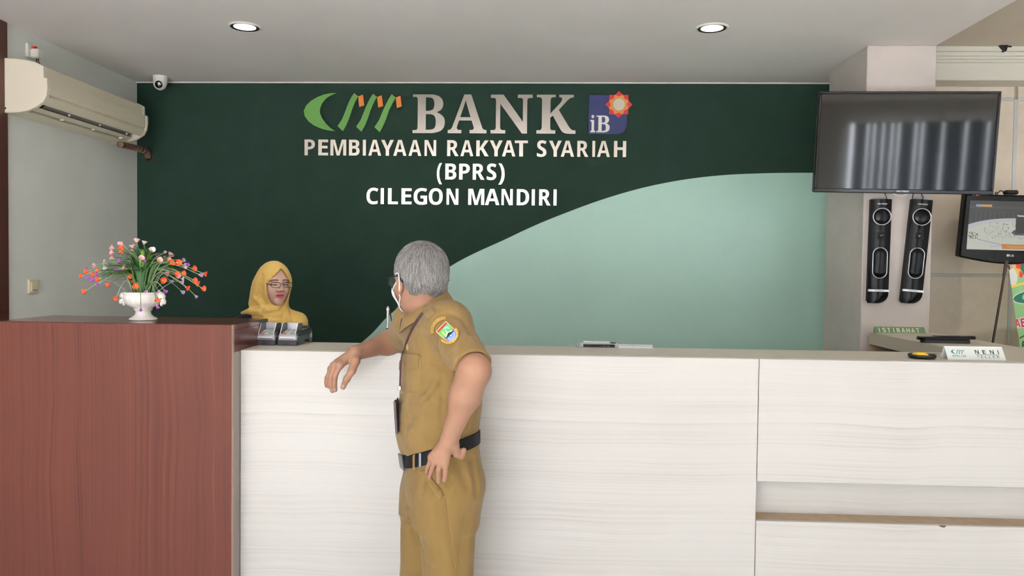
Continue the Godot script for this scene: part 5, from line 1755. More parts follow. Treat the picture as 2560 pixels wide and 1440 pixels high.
func man() -> void:
	m_noise.seed = 4
	m_noise.frequency = 1.0
	m_noise.fractal_octaves = 2
	var ang := deg_to_rad(25.0)
	mf = Vector3(-cos(ang), 0, sin(ang))
	ml = Vector3(sin(ang), 0, cos(ang))
	var dm := 2.42
	var foot := at(1100, 1900, dm)
	var who := thing("person", "man in khaki uniform and white face mask leaning on the counter", "person", Vector3(foot.x, 0, -dm))
	var O := who.position
	# joints
	var Ls := at(1122, 812, 2.30); var Le := at(1186, 926, 2.11); var Lw := at(1126, 1092, 2.178)
	var Rs := at(1032, 800, 2.52); var Re := at(1003, 847, 2.745); var Rw := at(887, 883, 2.53)
	stack([[772, 1040, 1140, 1.5], [800, 1019, 1163, 1.5], [830, 1012, 1174, 1.5], [860, 1008, 1183, 1.48], [900, 1001, 1192, 1.45], [940, 999, 1198, 1.4], [990, 998, 1203, 1.35], [1025, 992, 1200, 1.3], [1060, 988, 1196, 1.3], [1090, 989, 1194, 1.3], [1120, 997, 1197, 1.3], [1150, 1006, 1203, 1.32], [1180, 1010, 1209, 1.32], [1210, 1009, 1210, 1.3], [1250, 1011, 1199, 1.25], [1290, 1008, 1192, 1.2]], dm)
	m_belt_c = Vector3(at(1098, 1120, dm).x, 0, -dm)
	m_belt_y = at(1098, 1121, dm).y
	m_shoulder = [[at(1078, 808, 2.42), Ls, 0.045, 0.058], [at(1078, 808, 2.42), Rs, 0.045, 0.055], [at(1102, 795, 2.46), at(1125, 850, 2.44), 0.052, 0.064], [at(1102, 795, 2.46), Ls, 0.048, 0.055]]
	var Lc := at(1181, 918, 2.12)
	var Rc := at(1002, 846, 2.70)
	m_sleeve = [[Ls, Lc, 0.062, 0.058], [Rs, Rc, 0.062, 0.055]]
	m_cuffs = [[Lc, (Lc - Ls).normalized(), 0.058], [Rc, (Rc - Rs).normalized(), 0.055]]
	# creases in the cloth, drawn where the photograph shows them: ends, width, depth (negative stands proud)
	var cr := func(list: Array, d0: float, specs: Array, f: Callable) -> void:
		for s in specs:
			var a := hit(f, s[0], s[1], d0); var b := hit(f, s[2], s[3], d0)
			var mid := hit(f, (s[0] + s[2]) / 2.0, (s[1] + s[3]) / 2.0, d0)
			list.append([a, mid, s[4], s[5]])
			list.append([mid, b, s[4], s[5]])
	var folds := [[1085, 945, 1028, 1005, 0.012, 0.008], [1088, 962, 1040, 1018, 0.013, -0.007], [1100, 965, 1050, 1040, 0.012, 0.007], [1072, 930, 1052, 968, 0.008, 0.006], [1085, 905, 1140, 935, 0.012, 0.008], [1100, 1000, 1020, 1080, 0.02, -0.006], [1160, 800, 1178, 835, 0.008, 0.008], [1130, 785, 1165, 800, 0.009, 0.006], [1180, 1040, 1150, 1080, 0.012, 0.007], [1106, 920, 1102, 1070, 0.006, 0.004], [1195, 1000, 1160, 1050, 0.014, 0.008], [1130, 880, 1190, 905, 0.010, 0.005], [1150, 860, 1140, 925, 0.010, -0.005], [1030, 1105, 1100, 1080, 0.012, -0.005], [1060, 838, 1085, 900, 0.012, 0.005], [1095, 850, 1100, 905, 0.008, 0.006], [1110, 880, 1160, 910, 0.010, -0.005], [1035, 1040, 1005, 1085, 0.014, 0.005], [1060, 1010, 1020, 1040, 0.010, 0.005]]
	var plain := func(p: Vector3) -> float: return shirt_d(p)
	var made := []
	cr.call(made, 1.95, folds, plain)
	m_creases = made
	m_legs = [[at(1116, 1235, 2.345), at(1122, 1500, 2.34), 0.092, 0.074], [at(1122, 1500, 2.34), Vector3(at(1128, 1700, 2.33).x, 0.09, -2.33), 0.074, 0.062],
		[at(1069, 1240, 2.49), at(1052, 1500, 2.47), 0.086, 0.072], [at(1052, 1500, 2.47), Vector3(at(1050, 1700, 2.47).x, 0.09, -2.50), 0.072, 0.062]]
	var tplain := func(p: Vector3) -> float: return trousers_d(p)
	made = []
	cr.call(made, 1.95, [[1064, 1178, 1086, 1208, 0.007, 0.010], [1086, 1208, 1111, 1234, 0.007, 0.010], [1110, 1233, 1121, 1330, 0.005, 0.004], [1121, 1330, 1142, 1438, 0.005, 0.004], [1128, 1200, 1112, 1232, 0.009, 0.007], [1186, 1150, 1192, 1235, 0.010, 0.009], [1060, 1175, 1054, 1230, 0.010, 0.007], [1034, 1190, 1018, 1270, 0.010, 0.007], [1018, 1270, 1030, 1335, 0.009, 0.009], [1030, 1335, 1056, 1372, 0.008, 0.010], [1056, 1372, 1061, 1438, 0.008, 0.010], [1150, 1155, 1165, 1210, 0.014, 0.007], [1080, 1250, 1085, 1400, 0.018, -0.006], [1170, 1300, 1150, 1420, 0.024, 0.008], [1172, 1120, 1185, 1180, 0.010, 0.006]], tplain)
	m_tcreases = made
	# skin
	m_hf = Vector3(-0.60, 0, -0.80)
	m_hl = Vector3(-0.80, 0, 0.60)
	m_hc = at(1051, 690, 2.42)
	m_skin = [[at(1084, 790, 2.43), at(1058, 728, 2.425), 0.066, 0.060], [at(1088, 840, 2.42), at(1096, 1000, 2.42), 0.06, 0.07],
		[at(1085, 825, 2.42), Ls, 0.045, 0.042], [at(1085, 825, 2.42), Rs, 0.045, 0.042],
		[Ls, Le, 0.046, 0.042], [Le, Le.lerp(Lw, 0.35), 0.040, 0.0405], [Le.lerp(Lw, 0.35), Lw, 0.0395, 0.026], [Rs, Re, 0.046, 0.039], [Re, Re.lerp(Rw, 0.3), 0.037, 0.038], [Re.lerp(Rw, 0.3), Rw, 0.0375, 0.0255]]
	var rh := hand_bones([887, 884, 2.53],
		[[[850, 912, 2.475], [838, 939, 2.475], [836, 960, 2.492], [837.5, 975, 2.51]], [[841, 910, 2.485], [828, 940, 2.487], [827.5, 961, 2.502], [831, 977, 2.52]], [[833.5, 914, 2.497], [821, 941, 2.502], [820, 956, 2.515], [822, 966, 2.53]], [[828.5, 922, 2.51], [817, 945, 2.52], [815.8, 956, 2.53], [816.5, 964.5, 2.54]]],
		[[888, 902, 2.50], [880, 927, 2.478], [867, 947.5, 2.478], [857.5, 968, 2.49]])
	var lh := hand_bones([1125, 1094, 2.178],
		[[[1112, 1157, 2.183], [1113.5, 1178, 2.185], [1112.5, 1190, 2.193], [1110, 1200, 2.203]], [[1100, 1150, 2.181], [1096.5, 1175, 2.184], [1096.5, 1192, 2.193], [1097, 1204, 2.203]], [[1089, 1145, 2.185], [1081, 1170, 2.190], [1076, 1185, 2.203], [1074.5, 1193, 2.213]], [[1080, 1142, 2.192], [1070.5, 1165, 2.200], [1067.5, 1174, 2.210], [1067, 1181, 2.220]]],
		[[1134, 1114, 2.188], [1140.5, 1132, 2.203], [1152, 1138, 2.213], [1159, 1126, 2.210]], 0.84)
	var nails := [P([837.5, 973, 2.50]), P([831, 974, 2.51]), P([857, 964, 2.482]), P([1099.7, 1201, 2.215]), P([1106, 1197, 2.215]), P([1159, 1128, 2.222])]
	var skin_tint := func(p: Vector3) -> Color:
		var c := Color(0.275, 0.155, 0.100)
		var n := m_noise.get_noise_3d(p.x * 14.0, p.y * 14.0, p.z * 14.0) + 0.6 * m_noise.get_noise_3d(p.x * 60.0, p.y * 60.0, p.z * 60.0)
		c = c.lerp(Color(0.325, 0.160, 0.108), clampf(n * 0.6 + 0.2, 0.0, 1.0))
		for q in nails:
			if p.distance_to(q) < 0.0065: c = c.lerp(Color(0.46, 0.27, 0.21), 0.7)
		return c
	var body := Mb.new()
	var around := func(ps: Array, m: float) -> AABB:
		var bb := AABB(ps[0], Vector3.ZERO)
		for q in ps: bb = bb.expand(q)
		return bb.grow(m)
	var bf := func(p: Vector3) -> float: return man_body_d(p)
	var box: AABB = around.call([at(1000, 850, 2.42), at(1110, 1010, 2.42), Ls, Rs, Re, Le, at(1050, 745, 2.42), Lw.lerp(Le, 0.08), Rw.lerp(Re, 0.08)], 0.06)
	# torso core, arms and neck up to the jaw; the head and each hand have finer grids
	var lwd := (Lw - Le).normalized(); var rwd := (Rw - Re).normalized()
	var armf := func(p: Vector3) -> float: return maxf(maxf(man_body_d(p), maxf((p - Lw).dot(lwd) - 0.012 if p.distance_to(Lw) < 0.1 else -1.0, (p - Rw).dot(rwd) - 0.012 if p.distance_to(Rw) < 0.1 else -1.0)), p.y - (m_hc.y - 0.15))
	net(body, armf, box.position, box.end, 0.008, skin_tint)
	var headf := func(p: Vector3) -> float: return maxf(man_body_d(p), m_hc.y - 0.155 - p.y)
	box = around.call([m_hc + Vector3(0, 0.1, 0), m_hc - Vector3(0, 0.16, 0)], 0.13)
	net(body, headf, box.position, box.end, 0.0045, skin_tint)
	var la := [Lw - lwd * 0.07, Lw, 0.0305, 0.0255]
	var ra := [Rw - rwd * 0.07, Rw, 0.0298, 0.025]
	for side in [[lh, la, Lw, lwd], [rh, ra, Rw, rwd]]:
		var hp := []
		for q in side[0]: hp.append(q[0]); hp.append(q[1])
		box = around.call(hp, 0.024)
		var hlist: Array = side[0]; var arm: Array = side[1]; var ww: Vector3 = side[2]; var wd: Vector3 = side[3]
		var hf := func(p: Vector3) -> float: return maxf(hand_d(p, hlist, arm), -((p - ww).dot(wd)) - 0.03)
		net(body, hf, box.position, box.end, 0.0027, skin_tint)
	var skin := mt(Color.WHITE, 0.55, 0.0, 0.4)
	skin.vertex_color_use_as_albedo = true
	skin.subsurf_scatter_enabled = true
	skin.subsurf_scatter_strength = 0.06
	move_to(body, O)
	part("body", body.mesh(), skin, who)
	# shirt
	var khaki := cloth(sc(122, 99, 59), sc(126, 102, 62), 81)
	var sh := Mb.new()
	var sf := func(p: Vector3) -> float: return shirt_d(p)
	box = around.call([at(985, 1160, 2.42), at(1210, 1160, 2.42), at(1100, 760, 2.42), Lc, Rc, Ls, Rs, at(1000, 1000, 2.28), at(1200, 1000, 2.62)], 0.085)
	net(sh, sf, box.position, box.end, 0.0044)
	move_to(sh, O)
	var shirt := part("shirt", sh.mesh(), khaki, who)
	# trousers
	var tr := Mb.new()
	var tf := func(p: Vector3) -> float: return maxf(trousers_d(p), 0.045 - p.y)
	box = around.call([at(985, 1090, 2.42), at(1210, 1090, 2.42), Vector3(O.x, 0.03, -2.45), at(1100, 1100, 2.24), at(1100, 1100, 2.62)], 0.05)
	net(tr, tf, Vector3(box.position.x - 0.06, 0.5, box.position.z - 0.06), box.end + Vector3(0.06, 0.02, 0.06), 0.005)
	net(tr, tf, Vector3(box.position.x - 0.06, 0.02, box.position.z - 0.06), Vector3(box.end.x + 0.06, 0.52, box.end.z + 0.06), 0.02)
	move_to(tr, O)
	var trousers := part("trousers", tr.mesh(), cloth(sc(117, 94, 54), sc(121, 98, 57), 82), who)
	# the pocket's lip stands off the hip; the side seam runs on below it
	var lip := part("pocket_lip", patch(tf, [Vector2(1030, 1186), Vector2(1064, 1174), Vector2(1112, 1235), Vector2(1085, 1262)], 14, 22, 1.95, -0.004, 0.008), trousers.material_override, trousers)
	lip.position = -O
	part("seam", surface_tube_off(tf, [[1112, 1236], [1113, 1252], [1115, 1270], [1117, 1288], [1119, 1306], [1121, 1324], [1124, 1342], [1128, 1362], [1132, 1382], [1136, 1402], [1140, 1422], [1144, 1442]], 1.95, 0.0015, 0.0014, O), trousers.material_override, trousers)
	# shoes
	for q in [Vector3(at(1128, 1700, 2.33).x, 0, -2.33), Vector3(at(1050, 1700, 2.47).x, 0, -2.50)]:
		var sb := Mb.new()
		add_ball(sb, q - O + mf * 0.06 + Vector3(0, 0.045, 0), Vector3(0.048, 0.045, 0.14), 12, 16, Basis(ml, Vector3.UP, mf).orthonormalized())
		for i in sb.v.size(): sb.v[i].y = maxf(sb.v[i].y, 0.0)
		sb.smooth()
		part("shoe", sb.mesh(), mt(sc(24, 20, 18), 0.3), who)
	# belt: a band round the waist, low in front
	var at_belt := func(th: float, grow: float) -> Vector3:
		var y := m_belt_y
		var dir := mf * cos(th) + ml * sin(th)
		var c := m_belt_c
		var r := 0.14
		for i in 14:
			var p := c + dir * r
			p.y = belt_h(p)
			r -= trunk(p) * 0.9
		var o := c + dir * (r + grow)
		o.y = belt_h(o)
		return o
	var belt := Mb.new()
	var prof := [[0.0, -0.021], [0.0065, -0.021], [0.0075, -0.018], [0.0075, 0.018], [0.0065, 0.021], [0.0, 0.021]]
	belt.grid(80, 6, func(i, j):
		var q: Vector3 = at_belt.call(TAU * i / 79.0, prof[j][0] - 0.0005)
		return [q + Vector3(0, prof[j][1] + 0.001, 0) - O, Vector2(i / 10.0, j / 5.0)], false, false)
	belt.smooth()
	var bm := part("belt", belt.mesh(), mt(sc(15, 15, 19), 0.55, 0.0, 0.3), who)
	var b0: Vector3 = at_belt.call(0.0, 0.007)
	var bk := Mb.new()
	bk.box(Vector3(-0.024, -0.024, 0), Vector3(0.024, 0.024, 0.006), 0.002)
	turned(bk, 0, Transform3D(Basis(ml, Vector3.UP, mf) * Basis(Vector3.RIGHT, 0.15), b0 - O))
	part("buckle", bk.mesh(), mt(sc(90, 92, 98), 0.3, 0.7), bm)
	for th in [0.72, 2.35, -0.7, -2.2, 3.14]:
		var p0: Vector3 = at_belt.call(th - 0.035, 0.0085); var p1: Vector3 = at_belt.call(th + 0.035, 0.0085)
		var lp := Mb.new()
		lp.grid(6, 2, func(i, j):
			var q: Vector3 = p0.lerp(p1, j)
			var inn: float = 0.006 if i in [0, 5] else 0.0
			var dirn := (q - m_belt_c); dirn.y = 0
			return [q - dirn.normalized() * inn + Vector3(0, lerpf(-0.028, 0.028, i / 5.0), 0) - O, Vector2.ZERO], false, true)
		lp.smooth()
		part("belt_loop", lp.mesh(), khaki, trousers)
	var tip: Vector3 = at_belt.call(0.90, 0.009)
	var tb := Mb.new()
	tb.box(Vector3(-0.004, -0.021, -0.001), Vector3(0.004, 0.021, 0.0015), 0.0005)
	turned(tb, 0, Transform3D(Basis((ml * cos(0.9) - mf * sin(0.9)), Vector3.UP, mf * cos(0.9) + ml * sin(0.9)), tip - O))
	part("belt_keeper", tb.mesh(), mt(sc(110, 112, 118), 0.3, 0.8), bm)
	# collar
	var Cn := at(1060, 762, 2.42)
	var ca := mf * 0.068 + Vector3(0, -0.043, 0)
	var cb := ml * 0.070 + Vector3(0, 0.016, 0)
	var col := Mb.new()
	var collar_pt := func(th: float, k: int) -> Vector3:
		var out := (mf * cos(th) + ml * sin(th))
		var front := pow(maxf(0.0, cos(th)), 3.0)
		var top := Cn + ca * cos(th) + cb * sin(th)
		match k:
			0: return top - out * 0.004 + Vector3(0, -0.028, 0)
			1: return top - out * 0.002
			2: return top + out * 0.005 + Vector3(0, 0.001, 0)
			3: return top + out * (0.019 - 0.010 * front) + Vector3(0, -0.018 - 0.004 * front, 0)
			4: return top + out * (0.031 - 0.020 * front) + Vector3(0, -0.036 - 0.006 * front, 0)
			5: return top + out * (0.029 - 0.020 * front) + Vector3(0, -0.0385 - 0.006 * front, 0)
		return top + out * 0.012 + Vector3(0, -0.026, 0)
	col.grid(49, 7, func(i, j):
		return [collar_pt.call(lerpf(0.06, TAU - 0.06, i / 48.0), j) - O, Vector2(i / 8.0, j / 6.0)], false, false)
	col.smooth()
	part("collar", col.mesh(), khaki, shirt)
	# sewn-on pieces
	part("pocket", patch(sf, [Vector2(1003, 886), Vector2(1053, 889), Vector2(1054, 977), Vector2(1002, 985)], 12, 16, 1.95, 0.0016), khaki, shirt)
	var flap := part("pocket_flap", patch(sf, [Vector2(1002, 882), Vector2(1049, 886), Vector2(1048, 921), Vector2(1000, 925)], 12, 9, 1.95, 0.0042), khaki, shirt)
	var bt := hit(sf, 1015, 910.5, 1.95)
	var bn := grad(sf, bt)
	var bmesh := lathe([Vector2(0.006, 0), Vector2(0.006, 0.0018), Vector2(0.0045, 0.0024), Vector2(0.0025, 0.0014), Vector2(0, 0.0014)], 16)
	var button := part("button", bmesh, mt(sc(120, 92, 64), 0.35), flap, bt + bn * 0.0042)
	button.basis = Basis(Quaternion(Vector3.UP, bn))
	part("pleat", surface_tube_off(sf, [[1024, 926], [1027, 938], [1023.7, 953], [1028, 981]], 1.95, 0.0012, 0.0014, O), khaki, shirt)
	var ep := part("epaulette", patch(sf, [Vector2(1060, 789), Vector2(1079, 768), Vector2(1090, 780), Vector2(1070, 800)], 8, 8, 1.95, 0.0036), khaki, shirt)
	# arm badge
	var U := Vector2(0.689, -0.726); var V := Vector2(0.726, 0.689)
	var org := Vector2(1093, 829)
	var bc := []
	for q in [[-13, -24], [45, -24], [45, 52], [-13, 52]]: bc.append(org + U * q[0] + V * q[1])
	var bmat := picture(badge_image(), 0.8)
	bmat.transparency = BaseMaterial3D.TRANSPARENCY_ALPHA_SCISSOR
	bmat.alpha_scissor_threshold = 0.5
	part("arm_badge", patch(sf, bc, 22, 26, 1.95, 0.0022), bmat, shirt)
	for nm in ["pocket", "pocket_flap", "epaulette", "arm_badge"]: (shirt.get_node(nm) as Node3D).position = -O
	# small gold pin on the chest
	var pin := hit(sf, 1019, 868, 1.95)
	var pnrm := grad(sf, pin)
	var pm := part("gold_pin", ball(Vector3.ZERO, Vector3(0.009, 0.0018, 0.014), 8, 14), mt(sc(190, 164, 92), 0.4, 0.2), shirt, pin + pnrm * 0.001 - O)
	pm.basis = Basis(Quaternion(Vector3.UP, pnrm))
	# lanyard and card
	var strap := []
	for q in [[1058, 783], [1046, 800], [1031, 824], [1019, 852], [1011, 876]]:
		var h := hit(sf, q[0], q[1], 1.95)
		strap.append(h + grad(sf, h) * 0.003)
	var chest := (strap[4] as Vector3)
	var ly := worn("lanyard", "dark maroon lanyard with a card holder", who)
	ly.position = chest - O
	var lower := [chest]
	for q in [[1003, 898, 2.335], [1000.5, 940, 2.335], [1000, 966, 2.335]]: lower.append(P(q))
	var rb := Mb.new()
	var path := curve(strap + lower.slice(1), 4)
	rb.grid(path.size(), 4, func(i, j):
		var dirn: Vector3 = (path[mini(i + 1, path.size() - 1)] - path[maxi(i - 1, 0)]).normalized()
		var side: Vector3 = dirn.cross((path[i] - m_belt_c) * Vector3(1, 0, 1)).normalized()
		var nrm := side.cross(dirn).normalized()
		var o: Vector2 = [Vector2(-0.0045, 0.0006), Vector2(0.0045, 0.0006), Vector2(0.0045, -0.0006), Vector2(-0.0045, -0.0006)][j]
		return [path[i] + side * o.x + nrm * o.y - chest, Vector2.ZERO], true)
	rb.smooth()
	part("strap", rb.mesh(), mt(sc(62, 34, 44), 0.6), ly)
	var clip := P([999.5, 969, 2.335]) - chest
	part("clip", box_mesh(clip + Vector3(-0.005, -0.008, -0.004), clip + Vector3(0.005, 0.006, 0.004), 0.002), M.steel, ly)
	part("clip_link", tube([clip + Vector3(0, -0.008, 0), P([996, 984, 2.335]) - chest, P([990, 999, 2.335]) - chest], 0.0016, -1, 6), M.steel, ly)
	var card := Mb.new()
	card.box(Vector3(-0.032, -0.104, -0.004), Vector3(0.032, 0.0, 0.004), 0.002)
	turned(card, 0, Transform3D(Basis(Vector3.UP, -PI / 2 + 0.06) * Basis(Vector3.RIGHT, 0.07), P([990, 998, 2.36]) - chest))
	part("card_holder", card.mesh(), mt(sc(52, 34, 46), 0.4), ly)
	man_head_things(who, O)

func surface_tube_off(f: Callable, pts: Array, d0: float, r: float, lift: float, O: Vector3) -> ArrayMesh:
	var q := []
	for p in pts:
		var h := hit(f, p[0], p[1], d0)
		q.append(h + grad(f, h) * lift - O)
	return tube(curve(q, 4), r, -1, 6)

func move_to(b: Mb, O: Vector3) -> void:
	for i in b.v.size(): b.v[i] -= O

func cloth(a: Color, c: Color, seedn: int) -> StandardMaterial3D:
	var m := mottled(mt(Color.WHITE, 0.85, 0.0, 0.3), a, c, 256, 0.09, seedn, 0.3)
	m.rim_enabled = true
	m.rim = 0.25
	m.rim_tint = 0.6
	return m

func badge_image() -> Image:
	# arm badge: shield with red band, green field, dark hill and blue waves, a gold ribbon and a lettered arc above
	var k := 5.0
	var im := Image.create(int(58 * k), int(76 * k), false, Image.FORMAT_RGBA8)
	im.fill(Color(0, 0, 0, 0))
	var q := func(u: float, v: float) -> Vector2: return Vector2((u + 13.0) * k, (v + 24.0) * k)
	var shield := func(g: float) -> PackedVector2Array:
		var o := PackedVector2Array([q.call(-g, -g), q.call(32.5 + g, -g), q.call(32.5 + g, 28)])
		for i in 13:
			var a := PI * i / 12.0
			o.append(q.call(16.25 + (16.25 + g) * cos(a), 28 + (17 + g) * sin(a)))
		return o
	# ribbon
	var rb := PackedVector2Array()
	for i in 17: rb.append(q.call(15 + 24 * cos(PI * (1.0 - i / 16.0) + 0.12), 26 + 24.5 * sin(PI * (1.0 - i / 16.0) + 0.12)))
	for i in 17: rb.append(q.call(15 + 19.2 * cos(PI * i / 16.0 + 0.12), 26 + 19.6 * sin(PI * i / 16.0 + 0.12)))
	fill_poly(im, rb, sc(214, 158, 56))
	for i in 7:
		var a := PI * (0.14 + 0.12 * i)
		fill_poly(im, PackedVector2Array([q.call(15 + 21 * cos(a), 26 + 21.2 * sin(a)), q.call(15 + 22.6 * cos(a), 26 + 23 * sin(a)), q.call(15 + 22.6 * cos(a + 0.16), 26 + 23 * sin(a + 0.16)), q.call(15 + 21 * cos(a + 0.16), 26 + 21.2 * sin(a + 0.16))]), sc(150, 96, 30))
	fill_poly(im, shield.call(1.3), sc(246, 190, 128))
	fill_poly(im, shield.call(-0.3), sc(84, 176, 104))
	fill_poly(im, PackedVector2Array([q.call(0.6, 0.6), q.call(31.9, 0.6), q.call(31.9, 5.6), q.call(0.6, 5.6)]), sc(170, 32, 52))
	# pale and gold sprays on the green field
	for s in [[13.0, 17.0, 8.5, sc(196, 204, 96), 2.4], [13.5, 17.0, 5.2, sc(226, 216, 150), 1.6], [20.0, 14.5, 7.5, sc(150, 226, 190), 2.2], [20.0, 15.0, 4.6, sc(196, 236, 214), 1.5]]:
		var o := PackedVector2Array()
		var left: bool = s[0] < 15.0
		for i in 13:
			var a: float = (PI * 0.45 + PI * 0.95 * i / 12.0) if left else (-PI * 0.75 + PI * 0.95 * i / 12.0)
			o.append(q.call(s[0] + s[2] * cos(a), s[1] + s[2] * sin(a)))
		for i in 13:
			var a: float = (PI * 0.45 + PI * 0.95 * (12 - i) / 12.0) if left else (-PI * 0.75 + PI * 0.95 * (12 - i) / 12.0)
			o.append(q.call(s[0] + (s[2] - s[4]) * cos(a), s[1] + (s[2] - s[4]) * sin(a)))
		fill_poly(im, o, s[3])
	fill_poly(im, PackedVector2Array([q.call(14.6, 25), q.call(15.4, 13), q.call(16.6, 13), q.call(17.6, 25)]), sc(238, 238, 226))
	fill_poly(im, PackedVector2Array([q.call(0.4, 25), q.call(6, 24), q.call(6, 28.5), q.call(0.6, 29)]), sc(186, 44, 66))
	fill_poly(im, PackedVector2Array([q.call(26.5, 24), q.call(32.1, 25), q.call(32, 29), q.call(26.5, 28.5)]), sc(186, 44, 66))
	fill_poly(im, PackedVector2Array([q.call(4, 25.4), q.call(11, 23.6), q.call(16, 21.4), q.call(21.5, 23.6), q.call(28.5, 25.4), q.call(28.5, 27), q.call(4, 27)]), sc(240, 240, 240))
	fill_poly(im, PackedVector2Array([q.call(0.4, 30.5), q.call(8, 27), q.call(16.2, 23.2), q.call(24, 27), q.call(32.1, 30.5)]), sc(26, 24, 34))
	var sea := PackedVector2Array([q.call(0.4, 30.4), q.call(32.1, 30.4)])
	for i in 13: sea.append(q.call(16.25 + 15.6 * cos(PI * i / 12.0), 31.0 + 13.4 * sin(PI * i / 12.0)))
	fill_poly(im, sea, sc(76, 116, 200))
	for r in [[11.5, 10.0], [8.0, 6.6], [3.4, 0.4]]:
		var o := PackedVector2Array()
		for i in 13: o.append(q.call(16.25 + r[0] * cos(PI * i / 12.0), 32 + r[0] * 0.92 * sin(PI * i / 12.0)))
		for i in 13: o.append(q.call(16.25 + r[1] * cos(PI * (12 - i) / 12.0), 32 + r[1] * 0.92 * sin(PI * (12 - i) / 12.0)))
		fill_poly(im, o, sc(226, 234, 250))
	# lettered arc
	var arc := func(s: float, h: float) -> Vector2:
		var a := lerpf(-2.53, -0.72, s)
		return q.call(15 + (31.5 + h) * cos(a), 15 + (31.5 + h) * sin(a) * 1.06)
	for e in [[-4.6, 4.6, sc(64, 44, 26), 0.0], [-3.7, 3.7, sc(196, 158, 74), 0.012]]:
		var o := PackedVector2Array()
		for i in 25: o.append(arc.call(lerpf(e[3], 1.0 - e[3], i / 24.0), e[1]))
		for i in 25: o.append(arc.call(lerpf(e[3], 1.0 - e[3], 1.0 - i / 24.0), e[0]))
		fill_poly(im, o, e[2])
	print_text(im, "PEMERINTAH KOTA CILEGON", "sansbold", 0.0, 0.0, 1000.0, 100.0, sc(58, 38, 20), func(r: Vector2) -> Vector2: return arc.call(lerpf(0.04, 0.96, r.x / 1000.0), lerpf(2.6, -2.6, r.y / 100.0)))
	return im

func HP(f: float, l: float, u: float) -> Vector3:
	return m_hc + m_hf * f + m_hl * l + Vector3(0, u, 0)

func on_head(q: Array, lift: float) -> Vector3:
	var dir = (m_hf * (q[0] + 0.0) + m_hl * q[1]).normalized()
	var p = HP(q[0], q[1], q[2]) + dir * 0.04
	for k in 20: p -= dir * man_body_d(p) * 0.85
	return p + dir * lift

